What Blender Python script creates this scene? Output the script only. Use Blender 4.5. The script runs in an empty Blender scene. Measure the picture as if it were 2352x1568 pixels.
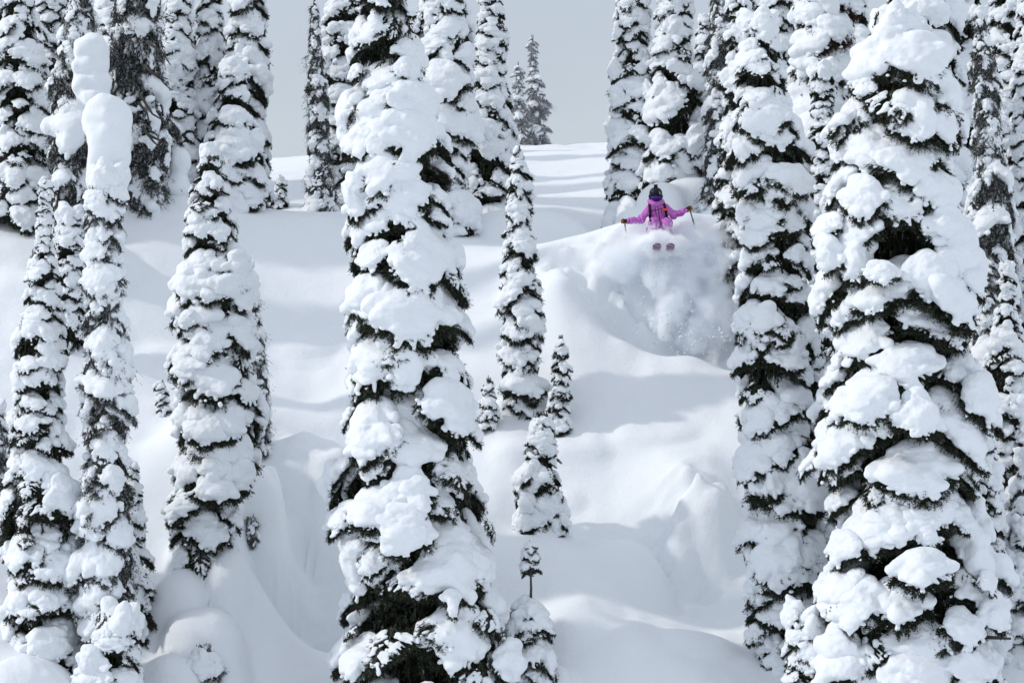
import bpy, math, random, time
import numpy as np
from mathutils import Vector, Matrix

T0 = time.time()
SC = bpy.context.scene
COL = SC.collection

# ----------------------------------------------------------------- camera
K = 0.36 / 2352.0                      # tangent per layout unit (a 2352 x 1568 layout of the view)
cam_data = bpy.data.cameras.new('camera')
cam_data.lens = 100.0
cam_data.sensor_width = 36.0
cam_data.clip_start = 0.5
cam_data.clip_end = 3000.0
cam = bpy.data.objects.new('camera', cam_data)
cam.location = (0, 0, 0)
cam.rotation_euler = (math.radians(90), 0, 0)
COL.objects.link(cam)
SC.camera = cam

# ----------------------------------------------------------------- world, sun, exposure
SUN_EL, SUN_AZ = math.radians(33), math.radians(-94)     # azimuth from the view axis (+y) towards +x
world = bpy.data.worlds.new('World')
SC.world = world
world.use_nodes = True
wn, wl = world.node_tree.nodes, world.node_tree.links
wn.clear()
w_out = wn.new('ShaderNodeOutputWorld')
w_bg = wn.new('ShaderNodeBackground')
w_sky = wn.new('ShaderNodeTexSky')
w_sky.sky_type = 'NISHITA'
w_sky.sun_disc = False
w_sky.sun_elevation = SUN_EL
w_sky.sun_rotation = SUN_AZ
w_sky.altitude = 1800
w_sky.air_density = 1.0
w_sky.dust_density = 0.8
w_sky.ozone_density = 1.5
w_hs = wn.new('ShaderNodeHueSaturation')
w_hs.inputs['Hue'].default_value = 0.506
w_hs.inputs['Saturation'].default_value = 0.8
w_bg.inputs['Strength'].default_value = 0.12
wl.new(w_sky.outputs[0], w_hs.inputs['Color'])
# a thin cloud veil over the blue: a standard overcast sky, (1 + 2 sin h) / 3 of the zenith's light at height h
w_geo = wn.new('ShaderNodeTexCoord')
w_sep = wn.new('ShaderNodeSeparateXYZ')
w_max = wn.new('ShaderNodeMath'); w_max.operation = 'MAXIMUM'; w_max.inputs[1].default_value = 0.0
w_cie = wn.new('ShaderNodeMath'); w_cie.operation = 'MULTIPLY_ADD'; w_cie.inputs[1].default_value = 1.7; w_cie.inputs[2].default_value = 1.15
w_col = wn.new('ShaderNodeVectorMath'); w_col.operation = 'SCALE'; w_col.inputs[0].default_value = (4.3, 4.55, 4.95)
w_mix = wn.new('ShaderNodeMix'); w_mix.data_type = 'RGBA'; w_mix.inputs[0].default_value = 0.6
wl.new(w_geo.outputs['Generated'], w_sep.inputs[0])
wl.new(w_sep.outputs['Z'], w_max.inputs[0])
wl.new(w_max.outputs[0], w_cie.inputs[0])
w_map = wn.new('ShaderNodeMapping'); w_map.inputs['Scale'].default_value = (1, 1, 2.5)
w_ns = wn.new('ShaderNodeTexNoise'); w_ns.inputs['Scale'].default_value = 5.0; w_ns.inputs['Detail'].default_value = 4
w_mr = wn.new('ShaderNodeMapRange'); w_mr.inputs['From Min'].default_value = 0.3; w_mr.inputs['From Max'].default_value = 0.7; w_mr.inputs['To Min'].default_value = 0.92; w_mr.inputs['To Max'].default_value = 1.08
w_mul = wn.new('ShaderNodeMath'); w_mul.operation = 'MULTIPLY'
wl.new(w_geo.outputs['Generated'], w_map.inputs[0]); wl.new(w_map.outputs[0], w_ns.inputs['Vector']); wl.new(w_ns.outputs['Fac'], w_mr.inputs['Value'])
wl.new(w_cie.outputs[0], w_mul.inputs[0]); wl.new(w_mr.outputs[0], w_mul.inputs[1])
wl.new(w_mul.outputs[0], w_col.inputs['Scale'])
wl.new(w_hs.outputs[0], w_mix.inputs[6])
wl.new(w_col.outputs[0], w_mix.inputs[7])
wl.new(w_mix.outputs[2], w_bg.inputs[0])
wl.new(w_bg.outputs[0], w_out.inputs[0])

sun_data = bpy.data.lights.new('sun', 'SUN')
sun_data.energy = 1.9
sun_data.angle = math.radians(2.5)
sun_data.color = (1.0, 0.95, 0.88)
sun = bpy.data.objects.new('sun', sun_data)
sdir = Vector((math.sin(SUN_AZ) * math.cos(SUN_EL), math.cos(SUN_AZ) * math.cos(SUN_EL), math.sin(SUN_EL)))
sun.rotation_euler = sdir.to_track_quat('Z', 'Y').to_euler()
sun.location = (-40, 40, 60)
COL.objects.link(sun)

SC.view_settings.view_transform = 'Standard'
SC.view_settings.look = 'None'
SC.view_settings.gamma = 1.0
SC.view_settings.use_curve_mapping = False
SC.view_settings.exposure = -0.1
SC.render.engine = 'CYCLES'
SC.cycles.max_bounces = 64
SC.cycles.diffuse_bounces = 4
SC.cycles.volume_bounces = 56
SC.cycles.transparent_max_bounces = 16
SC.cycles.use_denoising = True

# ----------------------------------------------------------------- small helpers
def sst(t):
    return t * t * (3 - 2 * t)

class VNoise:
    """smooth lattice noise in about -1..1"""
    def __init__(self, seed, n=32):
        self.n = n
        self.g = np.random.RandomState(seed).uniform(-1, 1, (n, n, n)).astype(np.float32)
    def __call__(self, x, y, z):
        n, g = self.n, self.g
        xi, yi, zi = np.floor(x).astype(np.int32), np.floor(y).astype(np.int32), np.floor(z).astype(np.int32)
        fx, fy, fz = sst(x - xi), sst(y - yi), sst(z - zi)
        x0, x1, y0, y1, z0, z1 = xi % n, (xi + 1) % n, yi % n, (yi + 1) % n, zi % n, (zi + 1) % n
        a = g[x0, y0, z0] * (1 - fx) + g[x1, y0, z0] * fx
        b = g[x0, y1, z0] * (1 - fx) + g[x1, y1, z0] * fx
        c = g[x0, y0, z1] * (1 - fx) + g[x1, y0, z1] * fx
        d = g[x0, y1, z1] * (1 - fx) + g[x1, y1, z1] * fx
        return (a * (1 - fy) + b * fy) * (1 - fz) + (c * (1 - fy) + d * fy) * fz

NZ = VNoise(7)

def mesh_np(name, verts, quads=None, tris=None, mats=(), smooth=True, mat_idx=None):
    verts = np.asarray(verts, dtype=np.float32)
    nq = 0 if quads is None else len(quads)
    nt = 0 if tris is None else len(tris)
    me = bpy.data.meshes.new(name)
    me.vertices.add(len(verts))
    me.vertices.foreach_set('co', verts.ravel())
    loops = []
    if nq: loops.append(np.asarray(quads, dtype=np.int32).ravel())
    if nt: loops.append(np.asarray(tris, dtype=np.int32).ravel())
    loops = np.concatenate(loops)
    me.loops.add(len(loops))
    me.loops.foreach_set('vertex_index', loops)
    starts = np.concatenate([np.arange(nq) * 4, nq * 4 + np.arange(nt) * 3]).astype(np.int32)
    me.polygons.add(nq + nt)
    me.polygons.foreach_set('loop_start', starts)
    me.polygons.foreach_set('use_smooth', np.full(nq + nt, smooth, dtype=bool))
    for m in mats: me.materials.append(m)
    if mat_idx is not None:
        me.polygons.foreach_set('material_index', np.asarray(mat_idx, dtype=np.int32))
    me.update(calc_edges=True)
    me.validate()
    return me

def link(name, data, parent=None, loc=None, rot=None, scale=None):
    o = bpy.data.objects.new(name, data)
    COL.objects.link(o)
    if parent is not None: o.parent = parent
    if loc is not None: o.location = loc
    if rot is not None: o.rotation_euler = rot
    if scale is not None: o.scale = scale
    return o

def thing(name, label, cat, loc=(0, 0, 0), group=None):
    o = link(name, None, loc=loc)
    o['label'] = label
    o['category'] = cat
    if group: o['group'] = group
    return o

# ----------------------------------------------------------------- implicit surfaces
class Field:
    """signed distance grid with smooth union, meshed by surface nets"""
    def __init__(self, lo, hi, h):
        self.lo = np.array(lo, dtype=np.float32)
        self.h = h
        self.n = np.ceil((np.array(hi) - np.array(lo)) / h).astype(int) + 1
        self.F = np.full(self.n, 1.0, dtype=np.float32)
        ax = [self.lo[i] + h * np.arange(self.n[i], dtype=np.float32) for i in range(3)]
        self.ax = ax
    def box(self, lo, hi):
        s = []
        for i in range(3):
            a = int(max(0, math.floor((lo[i] - self.lo[i]) / self.h)))
            b = int(min(self.n[i], math.ceil((hi[i] - self.lo[i]) / self.h) + 1))
            if b <= a: return None
            s.append(slice(a, b))
        X = self.ax[0][s[0]][:, None, None]
        Y = self.ax[1][s[1]][None, :, None]
        Z = self.ax[2][s[2]][None, None, :]
        return tuple(s), X, Y, Z
    def full(self):
        return self.ax[0][:, None, None], self.ax[1][None, :, None], self.ax[2][None, None, :]
    def union(self, s, d, k):
        f = self.F[s]
        if k > 0:
            hh = np.maximum(k - np.abs(f - d), 0) / k
            self.F[s] = np.minimum(f, d) - hh * hh * k * 0.25
        else:
            self.F[s] = np.minimum(f, d)
    def ellipsoid(self, c, r, k, rz=0.0):
        m = max(r) + k * 1.2
        b = self.box([c[i] - m for i in range(3)], [c[i] + m for i in range(3)])
        if b is None: return
        s, X, Y, Z = b
        x, y, z = X - c[0], Y - c[1], Z - c[2]
        if rz:
            ca, sa = math.cos(rz), math.sin(rz)
            x, y = x * ca + y * sa, -x * sa + y * ca
        k0 = np.sqrt((x / r[0]) ** 2 + (y / r[1]) ** 2 + (z / r[2]) ** 2)
        k1 = np.sqrt((x / r[0] ** 2) ** 2 + (y / r[1] ** 2) ** 2 + (z / r[2] ** 2) ** 2) + 1e-6
        self.union(s, k0 * (k0 - 1) / k1, k)
    def cone(self, a, b, ra, rb, k):
        m = max(ra, rb) + k * 1.2
        bx = self.box([min(a[i], b[i]) - m for i in range(3)], [max(a[i], b[i]) + m for i in range(3)])
        if bx is None: return
        s, X, Y, Z = bx
        d = [b[i] - a[i] for i in range(3)]
        L2 = sum(v * v for v in d) + 1e-9
        t = np.clip(((X - a[0]) * d[0] + (Y - a[1]) * d[1] + (Z - a[2]) * d[2]) / L2, 0, 1)
        dist = np.sqrt((X - a[0] - t * d[0]) ** 2 + (Y - a[1] - t * d[1]) ** 2 + (Z - a[2] - t * d[2]) ** 2)
        self.union(s, dist - (ra + t * (rb - ra)), k)
    def sample(self, p):
        i = [int(round((p[j] - self.lo[j]) / self.h)) for j in range(3)]
        if any(i[j] < 0 or i[j] >= self.n[j] for j in range(3)): return 1.0
        return float(self.F[i[0], i[1], i[2]])
    def nets(self):
        F = self.F
        F[0], F[-1], F[:, 0], F[:, -1], F[:, :, 0], F[:, :, -1] = 1, 1, 1, 1, 1, 1
        ins = F < 0
        nx, ny, nz = F.shape
        cnt = np.zeros((nx - 1, ny - 1, nz - 1), dtype=np.int8)
        for i in (0, 1):
            for j in (0, 1):
                for k in (0, 1):
                    cnt += ins[i:nx - 1 + i, j:ny - 1 + j, k:nz - 1 + k]
        act = (cnt > 0) & (cnt < 8)
        idx = np.argwhere(act)
        vid = np.full(act.shape, -1, dtype=np.int32)
        vid[act] = np.arange(len(idx))
        acc = np.zeros((len(idx), 3), dtype=np.float32)
        n = np.zeros(len(idx), dtype=np.float32)
        for ax in range(3):
            o1, o2 = [a for a in range(3) if a != ax]
            for u in (0, 1):
                for v in (0, 1):
                    a = idx.copy(); a[:, o1] += u; a[:, o2] += v
                    b = a.copy(); b[:, ax] += 1
                    fa = F[a[:, 0], a[:, 1], a[:, 2]]; fb = F[b[:, 0], b[:, 1], b[:, 2]]
                    m = (fa < 0) != (fb < 0)
                    t = np.where(m, fa / (fa - fb + 1e-12), 0)
                    p = a.astype(np.float32); p[:, ax] += t
                    acc[m] += p[m]; n[m] += 1
        verts = acc / n[:, None] * self.h + self.lo
        quads = []
        for ax in range(3):
            o1, o2 = [(1, 2), (2, 0), (0, 1)][ax]
            sl_a = [slice(None)] * 3; sl_b = [slice(None)] * 3
            sl_a[ax] = slice(0, -1); sl_b[ax] = slice(1, None)
            for o in (o1, o2):
                sl_a[o] = slice(1, -1); sl_b[o] = slice(1, -1)
            ia, ib = ins[tuple(sl_a)], ins[tuple(sl_b)]
            m = np.argwhere(ia != ib)
            if not len(m): continue
            flip = ia[m[:, 0], m[:, 1], m[:, 2]]
            base = m.copy(); base[:, o1] += 1; base[:, o2] += 1
            def cell(du, dv):
                c = base.copy(); c[:, o1] -= du; c[:, o2] -= dv
                return vid[c[:, 0], c[:, 1], c[:, 2]]
            q = np.stack([cell(1, 1), cell(0, 1), cell(0, 0), cell(1, 0)], 1)
            q[~flip] = q[~flip][:, ::-1]
            quads.append(q)
        return verts, np.concatenate(quads)

# ----------------------------------------------------------------- materials
def new_mat(name):
    m = bpy.data.materials.new(name)
    m.use_nodes = True
    n, l = m.node_tree.nodes, m.node_tree.links
    return m, n, l, n['Principled BSDF']

def simple_mat(name, col, rough=0.6, spec=0.3, metal=0.0):
    m, n, l, b = new_mat(name)
    b.inputs['Base Color'].default_value = (*col, 1)
    b.inputs['Roughness'].default_value = rough
    b.inputs['Specular IOR Level'].default_value = spec
    b.inputs['Metallic'].default_value = metal
    return m

def snow_mat(name, scale, strength, coarse=0.0, col=(0.842, 0.876, 0.905)):
    m, n, l, b = new_mat(name)
    b.inputs['Roughness'].default_value = 0.75
    b.inputs['Specular IOR Level'].default_value = 0.15
    tc = n.new('ShaderNodeTexCoord')
    n1 = n.new('ShaderNodeTexNoise'); n1.inputs['Scale'].default_value = scale; n1.inputs['Detail'].default_value = 5
    l.new(tc.outputs['Object'], n1.inputs['Vector'])
    n2 = n.new('ShaderNodeTexNoise'); n2.inputs['Scale'].default_value = scale * 0.16; n2.inputs['Detail'].default_value = 3
    l.new(tc.outputs['Object'], n2.inputs['Vector'])
    mx = n.new('ShaderNodeMix'); mx.data_type = 'RGBA'
    mx.inputs[6].default_value = (*[c * 0.965 for c in col], 1)
    mx.inputs[7].default_value = (*col, 1)
    l.new(n2.outputs['Fac'], mx.inputs[0])
    l.new(mx.outputs[2], b.inputs['Base Color'])
    bp = n.new('ShaderNodeBump'); bp.inputs['Strength'].default_value = strength; bp.inputs['Distance'].default_value = 0.02
    l.new(n1.outputs['Fac'], bp.inputs['Height'])
    if coarse:
        bp2 = n.new('ShaderNodeBump'); bp2.inputs['Strength'].default_value = coarse; bp2.inputs['Distance'].default_value = 0.12
        l.new(n2.outputs['Fac'], bp2.inputs['Height'])
        l.new(bp2.outputs[0], bp.inputs['Normal'])
    l.new(bp.outputs[0], b.inputs['Normal'])
    return m

M_SNOW_GROUND = snow_mat('ground_snow', 12.0, 0.5, 0.22)
M_SNOW = snow_mat('branch_snow', 16.0, 0.55, 0.2)

def foliage_mat(name, c1, c2, frost):
    m, n, l, b = new_mat(name)
    b.inputs['Roughness'].default_value = 0.7
    b.inputs['Specular IOR Level'].default_value = 0.2
    tc = n.new('ShaderNodeTexCoord')
    ns = n.new('ShaderNodeTexNoise'); ns.inputs['Scale'].default_value = 6.0; ns.inputs['Detail'].default_value = 4
    l.new(tc.outputs['Object'], ns.inputs['Vector'])
    oi = n.new('ShaderNodeObjectInfo')
    mx = n.new('ShaderNodeMix'); mx.data_type = 'RGBA'
    mx.inputs[6].default_value = (*c1, 1); mx.inputs[7].default_value = (*c2, 1)
    ad = n.new('ShaderNodeMath'); ad.operation = 'MULTIPLY_ADD'; ad.inputs[1].default_value = 0.6
    l.new(ns.outputs['Fac'], ad.inputs[0])
    rr = n.new('ShaderNodeMath'); rr.operation = 'MULTIPLY'; rr.inputs[1].default_value = 0.4
    l.new(oi.outputs['Random'], rr.inputs[0]); l.new(rr.outputs[0], ad.inputs[2])
    l.new(ad.outputs[0], mx.inputs[0])
    # rime frost caught in patches of the needles
    n2 = n.new('ShaderNodeTexNoise'); n2.inputs['Scale'].default_value = 13.0; n2.inputs['Detail'].default_value = 3
    l.new(tc.outputs['Object'], n2.inputs['Vector'])
    cr = n.new('ShaderNodeMapRange'); cr.inputs['From Min'].default_value = 0.72 - frost * 0.5; cr.inputs['From Max'].default_value = 0.82 - frost * 0.35
    cr.inputs['To Max'].default_value = 0.85
    l.new(n2.outputs['Fac'], cr.inputs['Value'])
    m2 = n.new('ShaderNodeMix'); m2.data_type = 'RGBA'
    m2.inputs[7].default_value = (0.72, 0.74, 0.77, 1)
    l.new(cr.outputs[0], m2.inputs[0]); l.new(mx.outputs[2], m2.inputs[6])
    l.new(m2.outputs[2], b.inputs['Base Color'])
    return m

M_NEEDLE = foliage_mat('dark_needles', (0.016, 0.021, 0.013), (0.042, 0.050, 0.030), 0.16)
M_FROST = foliage_mat('frosted_needles', (0.018, 0.022, 0.017), (0.05, 0.055, 0.045), 0.42)
M_RIME = foliage_mat('rimed_needles', (0.05, 0.05, 0.048), (0.13, 0.13, 0.12), 0.74)
M_BROWN = foliage_mat('browned_needles', (0.030, 0.018, 0.010), (0.060, 0.030, 0.015), 0.15)

def bark_mat():
    m, n, l, b = new_mat('bark')
    b.inputs['Roughness'].default_value = 0.9
    tc = n.new('ShaderNodeTexCoord')
    mp = n.new('ShaderNodeMapping'); mp.inputs['Scale'].default_value = (9, 9, 2)
    ns = n.new('ShaderNodeTexNoise'); ns.inputs['Scale'].default_value = 3; ns.inputs['Detail'].default_value = 6
    l.new(tc.outputs['Object'], mp.inputs[0]); l.new(mp.outputs[0], ns.inputs['Vector'])
    cr = n.new('ShaderNodeValToRGB')
    cr.color_ramp.elements[0].color = (0.018, 0.015, 0.012, 1); cr.color_ramp.elements[1].color = (0.10, 0.09, 0.08, 1)
    l.new(ns.outputs['Fac'], cr.inputs[0]); l.new(cr.outputs[0], b.inputs['Base Color'])
    bp = n.new('ShaderNodeBump'); bp.inputs['Strength'].default_value = 0.6
    l.new(ns.outputs['Fac'], bp.inputs['Height']); l.new(bp.outputs[0], b.inputs['Normal'])
    return m
M_BARK = bark_mat()

# ----------------------------------------------------------------- terrain
def P(px, py, y):
    return ((px - 1176) * K * y, y, (784 - py) * K * y)

_ctrl = []
def col(px, *pts):
    for py, y in pts: _ctrl.append(P(px, py, y))
col(-300, (1568, 48), (1000, 54), (620, 59.5), (460, 63.5))
col(0, (1568, 48), (1300, 51), (1000, 54), (800, 57), (640, 59.5), (490, 62.3), (465, 64))
col(350, (1568, 50.3), (1250, 52.6), (1000, 55), (830, 58), (700, 59.6), (520, 62.3), (432, 64.3))
col(560, (1568, 51.1), (1300, 52.1), (1060, 54.5), (900, 57.7), (800, 59.4), (650, 61), (512, 63.5))
col(640, (1568, 54.2), (1250, 55.5), (1040, 56.5))
col(720, (1568, 54.7), (1250, 55.9), (990, 56.9), (905, 58.4), (760, 60.3), (600, 62), (506, 64))
col(1000, (1568, 51), (1200, 53.5), (900, 57.2), (600, 61.3), (500, 65))
col(1170, (1568, 50.5), (1350, 52), (1200, 53.8), (980, 56.3), (900, 57.5), (720, 59.4), (600, 60.8), (568, 61.6))
col(1300, (1568, 50), (1400, 51.5), (1250, 52.8), (1185, 54.5), (1000, 56.2), (850, 57.5), (700, 58.8), (630, 59.5))
col(1450, (1568, 49.5), (1450, 50.4), (1390, 52.2), (1210, 54.2), (1080, 55.3), (950, 56.6), (850, 57.6), (785, 58.5))
col(1600, (1568, 49.2), (1430, 52.6), (1330, 53.7), (1150, 54.2), (1000, 56), (890, 57.2), (815, 58.3))
col(1700, (1568, 49.5), (1400, 53), (1100, 54.8), (950, 56.5), (848, 58.0))
col(2000, (1568, 49), (1200, 53), (800, 57.5), (500, 62))
col(2300, (1568, 49.5), (1400, 51.5), (1000, 55.5), (600, 61), (400, 66))
col(2650, (1568, 49.5), (1000, 55.5), (500, 63))
# gully behind the near roll and the big pillow the skier leaves
for px, y, z in ((1330, 59.9, 0.95), (1450, 59.5, -0.35), (1600, 59.5, -1.0), (1700, 59.4, -1.35)):
    _ctrl.append(((px - 1176) * K * y, y, z))
for px, y, z in ((1330, 60.25, 1.5), (1450, 60.05, 0.9), (1600, 60.1, 0.4), (1700, 60.1, 0.3)):
    _ctrl.append(((px - 1176) * K * y, y, z))
col(1330, (560, 60.8), (535, 61.6)); col(1450, (545, 60.6), (515, 61.4)); col(1580, (530, 60.7), (500, 61.6)); col(1720, (540, 60.8), (510, 61.8))
for px, y, z in ((1300, 64, 1.9), (1450, 64, 2.2), (1650, 64.5, 2.3)):
    _ctrl.append(((px - 1176) * K * y, y, z))
# upper bench and the sunlit ridge
for px in (-400, 0, 400):
    _ctrl.extend([(((px - 1176) * K * 70), 70, 3.3), ((px - 1176) * K * 80, 80, 4.8)])
col(650, (500, 66.5), (430, 73), (365, 80)); col(1000, (440, 72), (340, 80)); col(1290, (488, 68.5), (420, 74), (330, 80)); col(1400, (335, 80)); col(1800, (480, 68), (330, 80)); col(2400, (420, 70), (310, 80))
for x in (-22, -8, 4, 18):
    _ctrl.extend([(x, 88, 5.0), (x, 105, 2.0), (x, 135, -4)])
    _ctrl.extend([(x, 40, -8.3), (x, 30, -8.6), (x, 18, -5.5), (x, 6, -2.0), (x, -8, -1.8)])
_ctrl = np.array(_ctrl)

def tps_fit(p, lam):
    n = len(p)
    d2 = ((p[:, None, :2] - p[None, :, :2]) ** 2).sum(2)
    A = np.zeros((n + 3, n + 3))
    A[:n, :n] = 0.5 * d2 * np.log(d2 + 1e-9) + lam * np.eye(n)
    A[:n, n] = 1; A[:n, n + 1:] = p[:, :2]; A[n:, :n] = A[:n, n:].T
    return np.linalg.solve(A, np.concatenate([p[:, 2], np.zeros(3)]))
_w = tps_fit(_ctrl, 0.02)

# rounded pillows: (px, py of the top, depth, half width, half depth, height, tilt)
DOMES = [(360, 800, 58.3, 1.0, .8, .6), (690, 780, 60.0, .9, .7, .4), (1330, 1010, 56.0, .9, .6, .45), (1500, 985, 56.2, 1.0, .6, .4), (300, 1010, 55.0, .6, .6, .5), (1590, 405, 65.2, .85, 0.6, .9), (1520, 420, 64.8, .6, 0.5, .6), (1470, 475, 64.6, .6, .5, .5), (465, 1190, 52.3, 0.85, 0.85, 2.0), (520, 1260, 51.9, 0.5, 0.6, 1.2), (410, 1310, 51.6, 0.6, 0.6, 1.0), (460, 1400, 51.0, 0.85, 0.7, 1.0), (400, 1500, 50.4, 0.7, 0.7, 0.8), (595, 1075, 54.6, .5, .6, 1.0), (690, 1000, 56.4, 1.1, .6, 1.2), (760, 1020, 56.2, .6, .5, 1.0), 
    (1410, 1240, 52.9, 1.3, 1.2, 1.9), (1240, 1245, 53.2, 0.75, 0.8, 0.9), (1600, 1450, 50.5, 1.15, 1.0, 1.9), (1330, 1380, 51.2, 1.0, 0.9, 0.9),
    (1630, 1115, 53.9, 0.9, 0.75, 2.7), (1565, 1190, 53.7, 0.5, 0.5, 1.4), (40, 1510, 48.6, 1.0, 0.9, 0.9), (1200, 480, 64.5, 1.7, 1.0, 0.9), (40, 620, 59.5, 1.0, 1.0, 1.1), (240, 560, 60.5, 0.8, 0.8, 0.9),
    (340, 420, 63.8, 1.8, 1.2, 0.5), (620, 495, 64.0, 1.9, 1.0, 0.35), (1310, 1145, 54.9, 0.42, 0.45, 0.7), (1190, 1000, 55.9, 0.6, 0.6, 0.5), (1180, 915, 57.0, 0.5, 0.45, 0.45),
    (2260, 1360, 51.6, 0.6, 0.6, 0.8), (1280, 1530, 49.9, 0.32, 0.4, 0.7), (400, 800, 58.4, 0.8, 0.7, 0.35),
]

def terrain(x, y):
    x = np.asarray(x, dtype=np.float64); y = np.asarray(y, dtype=np.float64)
    z = _w[-3] + _w[-2] * x + _w[-1] * y
    for i in range(len(_ctrl)):
        d2 = (x - _ctrl[i, 0]) ** 2 + (y - _ctrl[i, 1]) ** 2
        z = z + _w[i] * 0.5 * d2 * np.log(d2 + 1e-9)
    far = np.clip((np.abs(x) - 14) / 20, 0, 1)
    far2 = np.clip((y - 95) / 40, 0, 1)
    z = z * (1 - sst(far2)) + sst(far2) * np.minimum(z, 2.0 - (y - 95) * 0.12)
    # gentle drifts and wind rolls
    m = np.clip((y - 44) / 6, 0, 1)
    z = z + m * (0.20 * NZ(x * 0.33 + 3, y * 0.4 + 1, 0 * x + 2.5) + 0.085 * NZ(x * 0.9, y * 1.0, 0 * x + 5.5) + 0.018 * NZ(x * 2.6, y * 2.3, 0 * x + 9.5))
    for px, py, d, a, b, h in DOMES:
        xc, yc, zt = P(px, py, d)
        yc = yc + 0.3 * b
        q = np.abs((x - xc) / a) ** 2.3 + np.abs((y - yc) / b) ** 2.3
        mask = q < 2.0
        if not mask.any(): continue
        prof = np.where(q < 1, np.sqrt(np.maximum(1 - q, 0)), -(q - 1) * 1.0)
        zd = zt - h + h * prof + 0.06 * NZ(x * 1.7 + px, y * 1.7, 0 * x + 0.5)
        k = 0.30
        hh = np.maximum(k - np.abs(z - zd), 0) / k
        zn = np.maximum(z, zd) + hh * hh * k * 0.25
        z = np.where(mask, zn, z)
    g = np.clip((y - 46) / 4, 0, 1) * np.clip((62 - y) / 3, 0, 1)
    z = z + g * 0.03 * NZ(x * 3.1 + 5, y * 1.3, 0 * x + 3.3)
    # broken faces: clods where snow has slid off
    for px, py, d, sx, sy, amp in ((690, 1200, 55.6, 1.0, 1.2, 0.13), (1600, 1230, 53.9, 0.9, 0.8, 0.34), (1400, 640, 60.1, 1.6, 0.6, 0.42), (1640, 700, 59.9, 1.4, 0.6, 0.2), (700, 1430, 54.8, 0.9, 0.9, 0.14)):
        xc, yc, _ = P(px, py, d)
        g = np.exp(-((x - xc) / sx) ** 2 - ((y - yc) / sy) ** 2)
        z = z + amp * g * (NZ(x * 2.2, y * 3.5, z * 1.6) + 0.5 * NZ(x * 5.1, y * 7, z * 4.2))
    return z

def terrain1(x, y):
    return float(terrain(np.array([x]), np.array([y]))[0])

def ray_hit(px, py, y0=43.0, y1=95.0):
    ys = np.arange(y0, y1, 0.03)
    xs = (px - 1176) * K * ys
    zs = (784 - py) * K * ys
    t = terrain(xs, ys)
    i = int(np.argmax(t > zs))
    if not (t > zs).any(): i = int(np.argmax(np.where(ys > 60, t - zs, -1e9)))
    return float(xs[i]), float(ys[i]), float(t[i])

def axis(*seg):
    out = [np.arange(a, b, s) for a, b, s in seg]
    return np.concatenate(out + [np.array([seg[-1][1]])])
gx = axis((-160, -40, 8), (-40, -14, 0.8), (-14, 14, 0.085), (14, 40, 0.8), (40, 160, 8))
gy = axis((-30, 40, 2.0), (40, 47, 0.3), (47, 62.5, 0.06), (62.5, 70, 0.12), (70, 92, 0.25), (92, 140, 2), (140, 400, 20))
GX, GY = np.meshgrid(gx, gy, indexing='xy')
GZ = terrain(GX.ravel(), GY.ravel())
gv = np.stack([GX.ravel(), GY.ravel(), GZ], 1)
nx_, ny_ = len(gx), len(gy)
ii = (np.arange(ny_ - 1)[:, None] * nx_ + np.arange(nx_ - 1)[None, :]).ravel()
gq = np.stack([ii, ii + 1, ii + 1 + nx_, ii + nx_], 1)
ground = link('snow_slope', mesh_np('snow_slope', gv, quads=gq, mats=[M_SNOW_GROUND]))
ground['kind'] = 'structure'
ground['label'] = 'steep untracked snow slope with rounded pillows and drifts'
print('terrain', len(gv), round(time.time() - T0, 1))

# ----------------------------------------------------------------- bough and snow library
def blades(rs, base, dirs, lens, nper, blen, bw, spread=0.9):
    """needle blades along sprays: every spray is an axis with narrow triangles leaving it"""
    n = len(base)
    d = dirs / (np.linalg.norm(dirs, axis=1, keepdims=True) + 1e-9)
    t = rs.uniform(0.05, 1.0, (n, nper))
    p = base[:, None, :] + d[:, None, :] * (t * lens[:, None])[:, :, None]
    r = rs.normal(0, 1, (n, nper, 3))
    r -= (r * d[:, None, :]).sum(2, keepdims=True) * d[:, None, :]
    r /= np.linalg.norm(r, axis=2, keepdims=True) + 1e-9
    q = d[:, None, :] * 0.75 + r * spread
    q /= np.linalg.norm(q, axis=2, keepdims=True)
    L = blen * rs.uniform(0.6, 1.25, (n, nper, 1)) * (1.1 - 0.4 * t[:, :, None])
    s = np.cross(q, d[:, None, :] + rs.normal(0, 0.4, (n, nper, 3)))
    s /= np.linalg.norm(s, axis=2, keepdims=True) + 1e-9
    a = p - s * bw * 0.5; b = p + s * bw * 0.5
    c = p + q * L
    v = np.stack([a, b, c], 2).reshape(-1, 3)
    f = np.arange(len(v)).reshape(-1, 3)
    return v, f

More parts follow.
